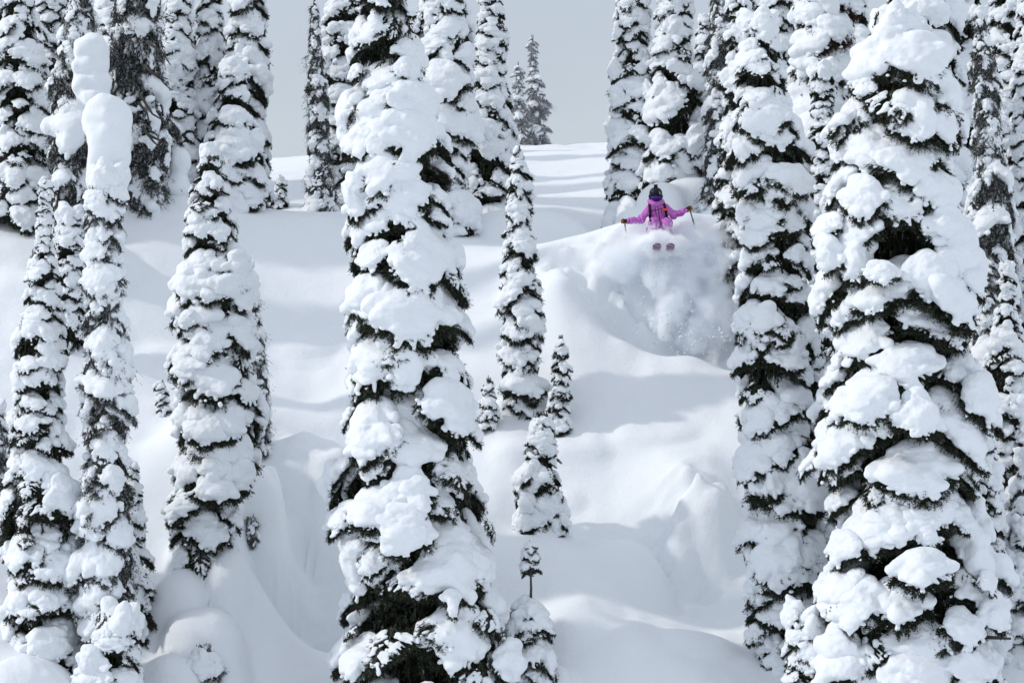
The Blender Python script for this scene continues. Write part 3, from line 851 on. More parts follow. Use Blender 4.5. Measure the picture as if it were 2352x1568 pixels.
 dict(label='snow-draped conifer low between the broadest tree and the right edge', base=(2285, 1480), style='heavy', seed=90, rows=[(1470, 2190, 2330), (1250, 2200, 2320), (1050, 2215, 2300), (900, 2240, 2275)]),
 dict(label='snowy conifer cut by the right edge behind the slim snow-crusted tree', depth=57, style='heavy', seed=91, rows=[(1000, 2290, 2450), (600, 2300, 2430), (200, 2320, 2410), (-150, 2350, 2390)]),
 dict(label='snow-heaped conifer cut by the right edge near the bottom', base=(2350, 1500), style='laden', seed=92, rows=[(1490, 2280, 2420), (1350, 2295, 2410), (1200, 2320, 2390)]),
 dict(label='pale snowy conifer in the gap left of the right-hand giant, halfway down', depth=59, style='laden', seed=93, rows=[(900, 1800, 1930), (600, 1820, 1920), (350, 1840, 1900)]),
 dict(label='snowy conifer halfway down between the right-hand giant and the slim crusted tree', depth=55, style='heavy', seed=94, rows=[(1150, 2190, 2310), (900, 2200, 2300), (640, 2220, 2280)]),
 dict(label='slim snowy conifer far behind the central giant, just left of its middle', depth=74.5, style='slender', seed=95, rows=[(420, 850, 910), (150, 860, 900), (-60, 876, 886)]),
 dict(label='slim snowy conifer far behind the central giant, just right of its middle', depth=77, style='slender', seed=96, rows=[(390, 935, 990), (120, 945, 982), (-80, 960, 968)]),
 dict(label='slim snowy conifer on the ridge behind the broad white tree', depth=79, style='slender', seed=97, rows=[(360, 1005, 1055), (100, 1015, 1048), (-60, 1028, 1036)]),
 dict(label='snowy conifer in the shade between the shaggy tree and the broadest tree, upper part', depth=56, style='heavy', seed=98, rows=[(900, 1830, 1950), (500, 1845, 1935), (150, 1865, 1915)]),
 dict(label='twiggy sapling with a bare stem poking out of a snow heap at bottom centre', base=(1212, 1640), style='tiers', seed=70,
      rows=[(1660, 1165, 1275), (1480, 1175, 1262), (1400, 1185, 1255), (1300, 1190, 1245), (1240, 1196, 1236)], tip='none', size=0.6, bare=(1300, 1395), cat='sapling', name='sapling'),
 dict(label='small dark snag with drooping needles beside the steep shaded face', base=(575, 1252), style='hanging', seed=71,
      rows=[(1250, 556, 592), (1210, 560, 596), (1178, 572, 594)], tip='none'),
 dict(label='buried dark tree top under the snow heap at lower left', base=(470, 1535), style='drape', seed=72,
      rows=[(1545, 420, 520), (1505, 435, 505), (1480, 455, 485)], tip='none'),
]
for spec in TREES:
    build_tree(**spec)
# bare limbs poking out of the snow
def bare_limb(tree_label, pts, depth, r):
    root = next(o for o in COL.objects if o.get('label') == tree_label)
    w = [np.array(P(px, py, depth)) - np.array(root.location) for px, py in pts]
    v, q, t = tube(w, [r * (1 - 0.7 * i / (len(w) - 1)) for i in range(len(w))], 6)
    link('bare_limb', mesh_np('bare_limb', v, quads=q, tris=t, mats=[M_BARK]), root)
OPEN_T = 'large dark open conifer with bare drooping limbs above the snow bench'
for pts in ([(330, 150), (355, 172), (385, 182)], [(320, 215), (350, 262), (388, 285)], [(325, 290), (352, 325), (368, 340)], [(318, 235), (338, 262), (345, 290)], [(335, 95), (372, 120), (392, 150)], [(340, 310), (366, 322), (380, 335)]):
    bare_limb(OPEN_T, pts, 61.8, .035)
LOW_T = 'snow-draped conifer low between the broadest tree and the right edge'
bare_limb(LOW_T, [(2190, 1455), (2255, 1462), (2322, 1466)], 48.3, .06)
bare_limb(LOW_T, [(2200, 1525), (2245, 1530), (2282, 1524)], 47.9, .022)
SHAG = 'shaggy snow-caked conifer right of the powder cloud with icy roots of moss hanging'
bare_limb(SHAG, [(1840, 1000), (1880, 1018), (1912, 1022)], 48.8, .02)
print('trees', COUNT, round(time.time() - T0, 1))

# ----------------------------------------------------------------- snow mushrooms and free-standing heaps
def snow_mass(name, label, cat, blobs, depth, h=0.03, k=0.12, parent=None, part=False, seed=0, amp=0.03, kind=None, flute=1.0):
    """blobs: (px, py, rx, ry, dy) in layout units at a depth; one closed rounded body of snow"""
    bl = []
    for px, py, rx, ry, dy in blobs:
        c = P(px, py, depth + dy)
        s_ = K * depth
        bl.append((c, (rx * s_, max(rx, 0.55 * ry) * s_, ry * s_)))
    lo = [min(c[i] - r[i] for c, r in bl) - 0.2 for i in range(3)]
    hi = [max(c[i] + r[i] for c, r in bl) + 0.2 for i in range(3)]
    f = Field(lo, hi, h)
    for c, r in bl: f.ellipsoid(c, r, k)
    X, Y, Z = f.full()
    X, Y, Z = np.broadcast_arrays(X, Y, Z)
    f.F = (f.F + amp * NZ(X * 2.1 + seed, Y * 2.1, Z * 2.1 / flute) + amp * 0.4 * NZ(X * 6 + seed, Y * 6, Z * 6 / flute)).astype(np.float32)
    v, q = f.nets()
    b = bl[0][0]
    base = np.array([np.mean(v[:, 0]), np.mean(v[:, 1]), v[:, 2].min()])
    if part:
        return link(name, mesh_np(name, v - np.array(parent.location), quads=q, mats=[M_SNOW]), parent)
    o = link(name, mesh_np(name, v - base, quads=q, mats=[M_SNOW]), None, base)
    o['label'] = label
    if kind: o['kind'] = kind
    else: o['category'] = cat
    return o

snow_mass('snow_mushroom', 'tall smooth snow mushroom towering on the ragged column tree', 'snow mushroom',
          [(228, 275, 32, 46, 0), (268, 275, 32, 46, .05), (248, 262, 42, 42, 0), (248, 325, 47, 46, 0), (262, 362, 34, 34, 0), (226, 368, 28, 40, -.05), (232, 415, 32, 40, 0), (262, 405, 22, 28, 0)], 49.6, seed=3, k=.1, amp=.085)
snow_mass('snow_mushroom', 'two-storey blocky snow mushroom on the bearded tree at upper left', 'snow mushroom', [(188, 112, 26, 32, 0), (222, 112, 26, 32, 0), (205, 100, 30, 22, 0), (205, 150, 36, 24, 0), (228, 152, 20, 18, 0), (200, 195, 26, 26, 0), (232, 195, 26, 30, 0), (216, 222, 36, 24, 0), (210, 178, 30, 18, 0)], 58.4, seed=5, k=.08, amp=.09)
snow_mass('snow_mushroom', 'small domed snow cap on the bench at the foot of the dark open tree', 'snow mushroom', [(313, 372, 26, 34, 0), (318, 405, 34, 22, 0)], ray_hit(315, 412)[1] - .1, seed=7)
snow_mass('snow_mushroom', 'round ball-shaped snow cap at the left end of the white bench', 'snow mushroom', [(413, 372, 29, 33, 0), (408, 418, 26, 30, 0), (400, 430, 34, 20, 0)], ray_hit(408, 432)[1] - .1, seed=8)
snow_mass('snow_mound', 'low rounded snow heap in the bottom left corner', '', [(45, 1590, 95, 85, 0), (120, 1620, 60, 60, 0)], 47.6, seed=13, amp=0.05, k=0.4, kind='structure')

# ----------------------------------------------------------------- the skier
M_PINK = None
def cloth_mat(name, col, sc=24.0):
    m, n, l, b = new_mat(name)
    b.inputs['Roughness'].default_value = 0.75
    b.inputs['Specular IOR Level'].default_value = 0.25
    tc = n.new('ShaderNodeTexCoord')
    mp = n.new('ShaderNodeMapping'); mp.inputs['Scale'].default_value = (1.0, 1.0, 0.45)
    ns = n.new('ShaderNodeTexNoise'); ns.inputs['Scale'].default_value = sc; ns.inputs['Detail'].default_value = 3
    l.new(tc.outputs['Object'], mp.inputs[0]); l.new(mp.outputs[0], ns.inputs['Vector'])
    mx = n.new('ShaderNodeMix'); mx.data_type = 'RGBA'
    mx.inputs[6].default_value = (*[c * 0.88 for c in col], 1); mx.inputs[7].default_value = (*col, 1)
    l.new(ns.outputs['Fac'], mx.inputs[0]); l.new(mx.outputs[2], b.inputs['Base Color'])
    bp = n.new('ShaderNodeBump'); bp.inputs['Strength'].default_value = 0.5; bp.inputs['Distance'].default_value = 0.02
    l.new(ns.outputs['Fac'], bp.inputs['Height']); l.new(bp.outputs[0], b.inputs['Normal'])
    return m
M_PINK = cloth_mat('pink_shell', (0.58, 0.17, 0.58))
def dust(m):
    n, l = m.node_tree.nodes, m.node_tree.links
    b = n['Principled BSDF']
    src = b.inputs['Base Color'].links[0].from_socket
    tc = n.new('ShaderNodeTexCoord'); sp = n.new('ShaderNodeSeparateXYZ')
    l.new(tc.outputs['Object'], sp.inputs[0])
    ns = n.new('ShaderNodeTexNoise'); ns.inputs['Scale'].default_value = 17.0; ns.inputs['Detail'].default_value = 4
    l.new(tc.outputs['Object'], ns.inputs['Vector'])
    mz = n.new('ShaderNodeMapRange'); mz.inputs['From Min'].default_value = .10; mz.inputs['From Max'].default_value = -.18; mz.inputs['To Min'].default_value = -.12; mz.inputs['To Max'].default_value = .30
    l.new(sp.outputs['Z'], mz.inputs['Value'])
    ad = n.new('ShaderNodeMath'); ad.operation = 'ADD'; l.new(ns.outputs['Fac'], ad.inputs[0]); l.new(mz.outputs[0], ad.inputs[1])
    mr = n.new('ShaderNodeMapRange'); mr.inputs['From Min'].default_value = .55; mr.inputs['From Max'].default_value = .85; mr.inputs['To Max'].default_value = .75
    l.new(ad.outputs[0], mr.inputs['Value'])
    mx = n.new('ShaderNodeMix'); mx.data_type = 'RGBA'; mx.inputs[7].default_value = (.84, .86, .89, 1)
    l.new(mr.outputs[0], mx.inputs[0]); l.new(src, mx.inputs[6]); l.new(mx.outputs[2], b.inputs['Base Color'])
dust(M_PINK)
M_SKIN = simple_mat('skin', (0.42, 0.24, 0.17), 0.5)
M_BLACK = simple_mat('black_plastic', (0.006, 0.006, 0.008), 0.42, 0.25)
M_STRAP = cloth_mat('black_webbing', (0.014, 0.014, 0.017))
M_ZIP = simple_mat('zip', (0.03, 0.012, 0.04), 0.6)
M_ORANGE = simple_mat('orange_plastic', (0.85, 0.09, 0.02), 0.45)
M_TAN = cloth_mat('tan_leather', (0.26, 0.11, 0.03))
M_DKLEATHER = cloth_mat('dark_leather', (0.03, 0.018, 0.012))
M_WHITE = simple_mat('white_print', (0.75, 0.75, 0.75), 0.5)
M_TEAL = simple_mat('teal_shaft', (0.01, 0.20, 0.15), 0.3, 0.5)
M_LENS = simple_mat('violet_lens', (0.05, 0.015, 0.26), 0.12, 0.6, 0.6)
M_BOOT = simple_mat('boot_shell', (0.30, 0.30, 0.32), 0.4)

SK = Vector(P(1515.5, 510.4, 59.7))
skier = thing('person', 'skier in a pink suit and black helmet dropping off the pillow with arms spread', 'person', tuple(SK), None)

F = Field((-0.9, -0.62, -0.72), (0.82, 0.42, 0.80), 0.0115)
k = 0.05
F.ellipsoid((0, .13, -.03), (.165, .15, .14), k)
F.cone((0, .11, .0), (-.03, .05, .27), .150, .150, k)
F.ellipsoid((-.045, .03, .23), (.19, .135, .15), k)
F.cone((-.05, .03, .33), (-.19, .03, .29), .085, .085, k)
F.cone((-.05, .03, .33), (.10, .03, .30), .085, .085, k)
F.cone((-.06, .02, .34), (-.075, .0, .5), .075, .065, 0.03)
F.ellipsoid((-.082, -.035, .55), (.078, .098, .115), 0.02)
F.cone((-.20, .03, .29), (-.395, -.06, .05), .088, .076, k)
F.cone((-.395, -.06, .05), (-.685, -.20, .012), .078, .058, k)
F.cone((.11, .03, .30), (.295, -.03, .145), .088, .076, k)
F.cone((.295, -.03, .145), (.545, -.15, .245), .078, .058, k)
F.cone((-.685, -.20, .012), (-.745, -.225, .008), .035, .035, .02)
F.cone((.545, -.15, .245), (.60, -.17, .272), .035, .035, .02)
for sx, ax in ((-1, -.125), (1, .175)):
    kx = -.140 if sx < 0 else .150
    F.cone((sx * .085, .14, -.05), (kx, -.31, -.035), .125, .102, .06)
    F.cone((kx, -.31, -.035), (ax, -.14, -.44), .104, .092, .04)
    F.ellipsoid((kx, -.335, -.02), (.085, .07, .095), .05)
X, Y, Z = np.broadcast_arrays(*F.full())
arm = np.clip((np.abs(X + .03) - .22) * 8, 0, 1)
F.F = (F.F + 0.017 * NZ(X * 11, Y * 11, Z * 11) * (Z < .42) + arm * 0.008 * np.sin(X * 75 + 3 * NZ(X * 9, Y * 9, Z * 9)) + 0.005 * NZ(X * 33, Y * 33, Z * 33) * (Z < .42)).astype(np.float32)
v, q = F.nets()
mi = (v[q].mean(1)[:, 2] > 0.43).astype(int)
body = link('body', mesh_np('body', v, quads=q, mats=[M_PINK, M_SKIN], mat_idx=mi), skier)

def front(x, z, off=0.0):
    """first point of the body met from the camera side"""
    for y in np.arange(-0.6, 0.3, 0.006):
        if F.sample((x, y, z)) < 0: return np.array([x, y - off, z])
    return np.array([x, 0.0 - off, z])
def px2(cx, cy): return ((cx - 855) * .00132, (800 - cy) * .00132)
def ribbon(name, pts, width, thick, mat, parent):
    """a flat band lying on the body, thick enough to stand proud of it"""
    P3 = []
    for (ax_, ay), (bx, by) in zip(pts[:-1], pts[1:]):
        for t in np.linspace(0, 1, 9)[:-1]:
            P3.append(front(*px2(ax_ + (bx - ax_) * t, ay + (by - ay) * t), off=0.004))
    P3.append(front(*px2(*pts[-1]), off=0.004))
    P3 = np.array(P3)
    P3[1:-1, 1] = (P3[:-2, 1] + P3[1:-1, 1] + P3[2:, 1]) / 3
    d = np.gradient(P3, axis=0); d /= np.linalg.norm(d, axis=1, keepdims=True) + 1e-9
    side = np.cross(d, np.array([0, -1.0, 0])); side /= np.linalg.norm(side, axis=1, keepdims=True) + 1e-9
    o = np.array([0, -thick, 0])
    vv = []
    for p, s_ in zip(P3, side):
        vv += [p - s_ * width / 2 - 1.5 * o, p - s_ * width / 2 + o, p + s_ * width / 2 + o, p + s_ * width / 2 - 1.5 * o]
    qq = []
    for i in range(len(P3) - 1):
        for j in range(4):
            qq.append((i * 4 + j, i * 4 + (j + 1) % 4, i * 4 + 4 + (j + 1) % 4, i * 4 + 4 + j))
    n = len(P3) * 4
    qq += [(0, 1, 2, 3), (n - 1, n - 2, n - 3, n - 4)]
    return link(name, mesh_np(name, vv, quads=qq, mats=[mat], smooth=False), parent)

def field_obj(name, lo, hi, h, fn, mats, parent, noise=0.0, mfn=None):
    f = Field(lo, hi, h)
    fn(f)
    if noise:
        A, B, C_ = np.broadcast_arrays(*f.full())
        f.F = (f.F + noise * NZ(A * 16, B * 16, C_ * 16)).astype(np.float32)
    v, q = f.nets()
    mi = None
    if mfn is not None: mi = mfn(v[q].mean(1)).astype(int)
    return link(name, mesh_np(name, v, quads=q, mats=mats, mat_idx=mi), parent)

# hood gathered round the neck
def hood(f):
    c = (-.075, .035, .405)
    for i in range(18):
        a, b = 2 * math.pi * i / 18, 2 * math.pi * (i + 1) / 18
        pt = lambda t: (c[0] + .125 * math.cos(t), c[1] + .115 * math.sin(t), c[2] + .035 * math.sin(t) - .0 + .03 * abs(math.cos(t)))
        f.cone(pt(a), pt(b), .052, .052, .02)
    f.ellipsoid((-.06, .14, .47), (.13, .07, .09), .05)
field_obj('hood', (-.32, -.2, .3), (.18, .3, .65), .008, hood, [M_PINK], skier, .012)
field_obj('neck_warmer', (-.25, -.25, .38), (.1, .2, .6), .007, lambda f: (f.cone((-.07, -.01, .42), (-.08, -.045, .485), .088, .082, .02)), [M_STRAP], skier, .006)

# helmet: shell open at the face, with vents' ridge and a camera on top
def helmet_fn(f):
    f.ellipsoid((-.086, -.012, .605), (.136, .150, .132), .01)
    f.cone((-.205, -.0, .54), (-.195, -.0, .49), .035, .03, .03)
    f.cone((.033, .0, .54), (.023, .0, .49), .035, .03, .03)
    A, B, C_ = np.broadcast_arrays(*f.full())
    box = np.maximum(np.abs(A + .086) - .104, np.maximum(B + .045, C_ - .558))
    f.F = np.maximum(f.F, -box).astype(np.float32)
    f.F = np.maximum(f.F, .475 - C_).astype(np.float32)
hel = field_obj('helmet', (-.28, -.22, .42), (.11, .2, .78), .007, helmet_fn, [M_BLACK], skier)

def box_mesh(name, c, s, mat, parent, bev=0.12):
    """box with chamfered edges"""
    f = Field([c[i] - s[i] / 2 - .02 for i in range(3)], [c[i] + s[i] / 2 + .02 for i in range(3)], max(s) / 18)
    A, B, C_ = np.broadcast_arrays(*f.full())
    r = min(s) * bev
    dx, dy, dz = np.abs(A - c[0]) - s[0] / 2 + r, np.abs(B - c[1]) - s[1] / 2 + r, np.abs(C_ - c[2]) - s[2] / 2 + r
    f.F = (np.sqrt(np.maximum(dx, 0) ** 2 + np.maximum(dy, 0) ** 2 + np.maximum(dz, 0) ** 2) + np.minimum(np.maximum(dx, np.maximum(dy, dz)), 0) - r).astype(np.float32)
    v, q = f.nets()
    return link(name, mesh_np(name, v, quads=q, mats=[mat]), parent)
box_mesh('helmet_camera', (-.088, -.05, .745), (.080, .060, .085), M_BLACK, hel)
v, q, t = tube([(-.088, -.079, .745), (-.088, -.086, .745)], [.017, .015], 12)
link('camera_lens', mesh_np('camera_lens', v, quads=q, tris=t, mats=[M_BLACK]), hel)
# white mark on the helmet's side
def mark(pts, closed, r, nm):
    P3 = []
    for x, z in pts:
        u = ((x + .086) / .128) ** 2 + ((z - .60) / .128) ** 2
        P3.append((x, -.012 - .150 * math.sqrt(max(0.02, 1 - u)) - .002, z))
    if closed: P3.append(P3[0])
    v, q, t = tube(P3, [r] * len(P3), 6)
    return link(nm, mesh_np(nm, v, quads=q, tris=t, mats=[M_WHITE]), hel)
mark([(-.010 + .012 * math.cos(a), .630 + .013 * math.sin(a)) for a in np.linspace(0, 5.6, 9)], True, .0042, 'white_mark')
mark([(-.004 + .013 * math.cos(a), .598 + .015 * math.sin(a)) for a in np.linspace(0, 5.6, 9)], True, .0042, 'white_mark')
mark([(.016, .58), (.014, .60), (.010, .625), (.004, .645)], False, .0038, 'white_mark')
# goggles
gog = field_obj('goggles', (-.22, -.22, .43), (.05, .08, .6), .0065, lambda f: (f.ellipsoid((-.083, -.085, .505), (.116, .092, .060), .01)), [M_BLACK], skier)
field_obj('goggle_lens', (-.22, -.24, .43), (.05, .0, .6), .0065, lambda f: (f.ellipsoid((-.083, -.108, .506), (.106, .084, .054), .01)), [M_LENS], gog)
for sx in (-1, 1):
    v, q, t = tube([(-.083 + sx * .105, -.07, .52), (-.083 + sx * .128, -.01, .525), (-.083 + sx * .122, .06, .53)], [.012] * 3, 8)
    link('goggle_strap', mesh_np('goggle_strap', v, quads=q, tris=t, mats=[M_STRAP]), gog)

# backpack with its straps
pack = field_obj('backpack', (-.3, .05, -.25), (.3, .5, .5), .012, lambda f: (f.ellipsoid((-.01, .28, .20), (.17, .13, .24), .05), f.ellipsoid((0, .30, .03), (.16, .12, .14), .08)), [M_STRAP], skier, .01)
ribbon('shoulder_strap', [(690, 505), (690, 545), (700, 640), (700, 740), (692, 800)], .058, .012, M_STRAP, pack)
ribbon('shoulder_strap', [(915, 485), (925, 530), (945, 620), (968, 700), (980, 755)], .054, .012, M_STRAP, pack)
ribbon('chest_strap', [(700, 622), (790, 608), (880, 588), (940, 578)], .014, .010, M_STRAP, pack)
o = front(*px2(930, 603), off=.035)
f_ = box_mesh('orange_handle', tuple(o), (.105, .035, .042), M_ORANGE, pack, .3)
ribbon('hip_belt_end', [(655, 880), (640, 960)], .02, .008, M_STRAP, pack)
# zips
ribbon('front_zip', [(812, 512), (825, 600), (842, 700), (852, 790)], .014, .005, M_ZIP, body)
ribbon('pocket_zip', [(775, 568), (785, 640), (797, 712)], .010, .004, M_ZIP, body)
ribbon('pocket_zip', [(862, 560), (878, 630), (895, 695)], .010, .004, M_ZIP, body)
ribbon('sleeve_zip', [(1130, 690), (1180, 680), (1225, 665)], .010, .004, M_ZIP, body)
ribbon('jacket_hem', [(760, 790), (855, 800), (940, 775)], .010, .004, M_ZIP, body)
ribbon('sleeve_strap', [(362, 765), (356, 825)], .014, .004, M_ZIP, body)

# gloves: palm, four curled fingers, thumb, gauntlet cuff
def glove(center, arm_dir, mirror):
    c = np.array(center); a = np.array(arm_dir) / np.linalg.norm(arm_dir)
    upv = np.array([0, 0, 1.0]); s_ = np.cross(a, upv); s_ /= np.linalg.norm(s_); u = np.cross(s_, a)
    if s_[1] > 0: s_ = -s_                                 # s_ points to the camera
    def W(x, y, z): return tuple(c + a * x + s_ * y + u * z)
    def fn(f):
        f.cone(W(-.075, 0, 0), W(-.02, 0, 0), .046, .044, .015)
        f.cone(W(-.02, .008, .012), W(.028, .012, .012), .041, .036, .015)
        f.cone(W(-.015, .01, -.016), W(.025, .014, -.016), .034, .030, .015)
        for i, (zz, L) in enumerate(((.034, .9), (.013, 1.0), (-.008, .95), (-.028, .8))):
            p0 = W(.03, .022, zz); p1 = W(.03 + .034 * L, .012, zz - .002); p2 = W(.03 + .030 * L, -.026, zz - .003); p3 = W(.012, -.034, zz - .002)
            f.cone(p0, p1, .0125, .0122, .004); f.cone(p1, p2, .0122, .0115, .004); f.cone(p2, p3, .0115, .0100, .004)
        f.cone(W(-.012, .0, .040), W(.022, -.016, .052), .0145, .0130, .008); f.cone(W(.022, -.016, .052), W(.044, -.030, .040), .0130, .0112, .005)
    def mfn(p):
        r = (p - c)
        return ((r @ s_) > .020) & ((r @ a) < .045) & ((r @ u) > -.03)
    return field_obj('glove', c - .13, c + .13, .0055, fn, [M_TAN, M_DKLEATHER], skier, .003, mfn)
HL, HR = np.array((-.752, -.228, .006)), np.array((.603, -.172, .275))
glove(HL, (-.29, -.14, -.02), False)
glove(HR, (.25, -.12, .10), True)

# boots
for sx, ax in ((-1, -.125), (1, .175)):
    def boot(f, ax=ax):
        f.cone((ax, -.13, -.40), (ax, -.12, -.52), .078, .066, .02)
        f.cone((ax, -.06, -.545), (ax, -.30, -.56), .052, .048, .03)
    b = field_obj('boot', (ax - .15, -.42, -.68), (ax + .15, .1, -.25), .01, boot, [M_BOOT], skier)
    for zz in (-.44, -.48):
        v, q, t = tube([(ax - .06, -.19, zz), (ax, -.215, zz - .005), (ax + .06, -.19, zz)], [.012] * 3, 6)
        link('buckle', mesh_np('buckle', v, quads=q, tris=t, mats=[M_BLACK]), b)

# skis
def ski_mat():
    m, n, l, b = new_mat('ski_graphic')
    b.inputs['Roughness'].default_value = 0.35
    tc = n.new('ShaderNodeTexCoord')
    mp = n.new('ShaderNodeMapping'); mp.inputs['Rotation'].default_value = (0, 0, math.radians(58)); mp.inputs['Location'].default_value = (0.03, 0, 0)
    wv = n.new('ShaderNodeTexWave'); wv.inputs['Scale'].default_value = 2.3; wv.inputs['Distortion'].default_value = 1.0
    cr = n.new('ShaderNodeValToRGB'); cr.color_ramp.interpolation = 'CONSTANT'
    e = cr.color_ramp.elements
    e[0].position = 0; e[0].color = (0.07, 0.07, 0.16, 1)
    e[1].position = .3; e[1].color = (0.16, 0.20, 0.40, 1)
    x = e.new(.72); x.color = (0.16, 0.07, 0.18, 1)
    x = e.new(.88); x.color = (0.62, 0.20, 0.16, 1)
    l.new(tc.outputs['Object'], mp.inputs[0]); l.new(mp.outputs[0], wv.inputs['Vector']); l.new(wv.outputs['Fac'], cr.inputs[0]); l.new(cr.outputs[0], b.inputs['Base Color'])
    return m
M_SKI = ski_mat()
def ski(label, ax, yaw):
    o = thing('ski', label, 'ski', tuple(SK + Vector((ax, -.18, -.635))), 'pair of skis under the skier')
    o.rotation_euler = (math.radians(-3.5), 0, yaw)
    v, q = [], []
    n = 40
    for i in range(n + 1):
        s_ = -0.90 + 1.72 * i / n                       # along the ski: the tip lies at -0.90
        w = .062 + .026 * min(1, abs(s_ + .1) / .7) ** 2
        tipd = s_ + .90
        if tipd < .085: w *= math.sqrt(max(0.12, 1 - ((.085 - tipd) / .085) ** 2))
        taild = .82 - s_
        if taild < .08: w *= math.sqrt(max(0.05, 1 - ((.08 - taild) / .08) ** 2))
        z = .16 * max(0, (-s_ - .56) / .34) ** 2 * 0.55 + .05 * max(0, (s_ - .6) / .2) ** 2
        for sx_, dz in ((-1, 0), (1, 0), (1, .016), (-1, .016)): v.append((sx_ * w, s_, z + dz))
    for i in range(n):
        for j in range(4): q.append((i * 4 + j, i * 4 + (j + 1) % 4, i * 4 + 4 + (j + 1) % 4, i * 4 + 4 + j))
    q += [(3, 2, 1, 0), (n * 4, n * 4 + 1, n * 4 + 2, n * 4 + 3)]
    link('ski_body', mesh_np('ski_body', v, quads=q, mats=[M_SKI], smooth=False), o)
    box_mesh('toe_binding', (0, -.12, .042), (.075, .09, .045), M_BLACK, o)
    box_mesh('heel_binding', (0, .20, .042), (.070, .11, .050), M_BLACK, o)
    return o
ski('ski under the boot on the left side of the picture, blue and orange base showing', -.125, math.radians(1))
ski('ski under the boot on the right side of the picture, tip slightly lower', .182, math.radians(-1))

# poles
def pole(label, hand, tip):
    hand, tip = np.array(hand), np.array(tip)
    o = thing('ski_pole', label, 'ski pole', tuple(SK + Vector(tuple(hand))), 'pair of ski poles held by the skier')
    d = tip - hand; L = np.linalg.norm(d); d /= L
    at_ = lambda s_: d * s_
    def part(nm, pts, rad, mat, ns=10):
        v, q, t = tube(pts, rad, ns); return link(nm, mesh_np(nm, v, quads=q, tris=t, mats=[mat]), o)
    part('grip', [at_(-.06), at_(-.05), at_(.0), at_(.09)], [.012, .019, .015, .016], M_BLACK)
    part('upper_shaft', [at_(.09), at_(L * .42)], [.013, .012], M_BLACK)
    part('clamp', [at_(L * .41), at_(L * .45)], [.016, .015], M_BLACK)
    part('lower_shaft', [at_(L * .45), at_(L)], [.0115, .009], M_TEAL)
    u = np.cross(d, [1, 0, 0]); u /= np.linalg.norm(u); w = np.cross(d, u)
    ring = [at_(L - .07) + (u * math.cos(a) + w * math.sin(a)) * .055 for a in np.linspace(0, 2 * math.pi, 17)]
    bk = part('basket', ring, [.006] * 17, M_TEAL, 6)
    for a in (0.4, 2.5, 4.6):
        v, q, t = tube([at_(L - .08), at_(L - .07) + (u * math.cos(a) + w * math.sin(a)) * .055], [.006, .005], 5)
        link('basket_spoke', mesh_np('basket_spoke', v, quads=q, tris=t, mats=[M_TEAL]), bk)
    return o
pole('green ski pole hanging from the raised hand on the right', HR + np.array((.012, -.0, -.005)), (.83, .55, -.27))
pole('ski pole held in the low hand on the left, trailing into the spray', HL + np.array((.005, 0, -.01)), (-.66, .75, -.36))

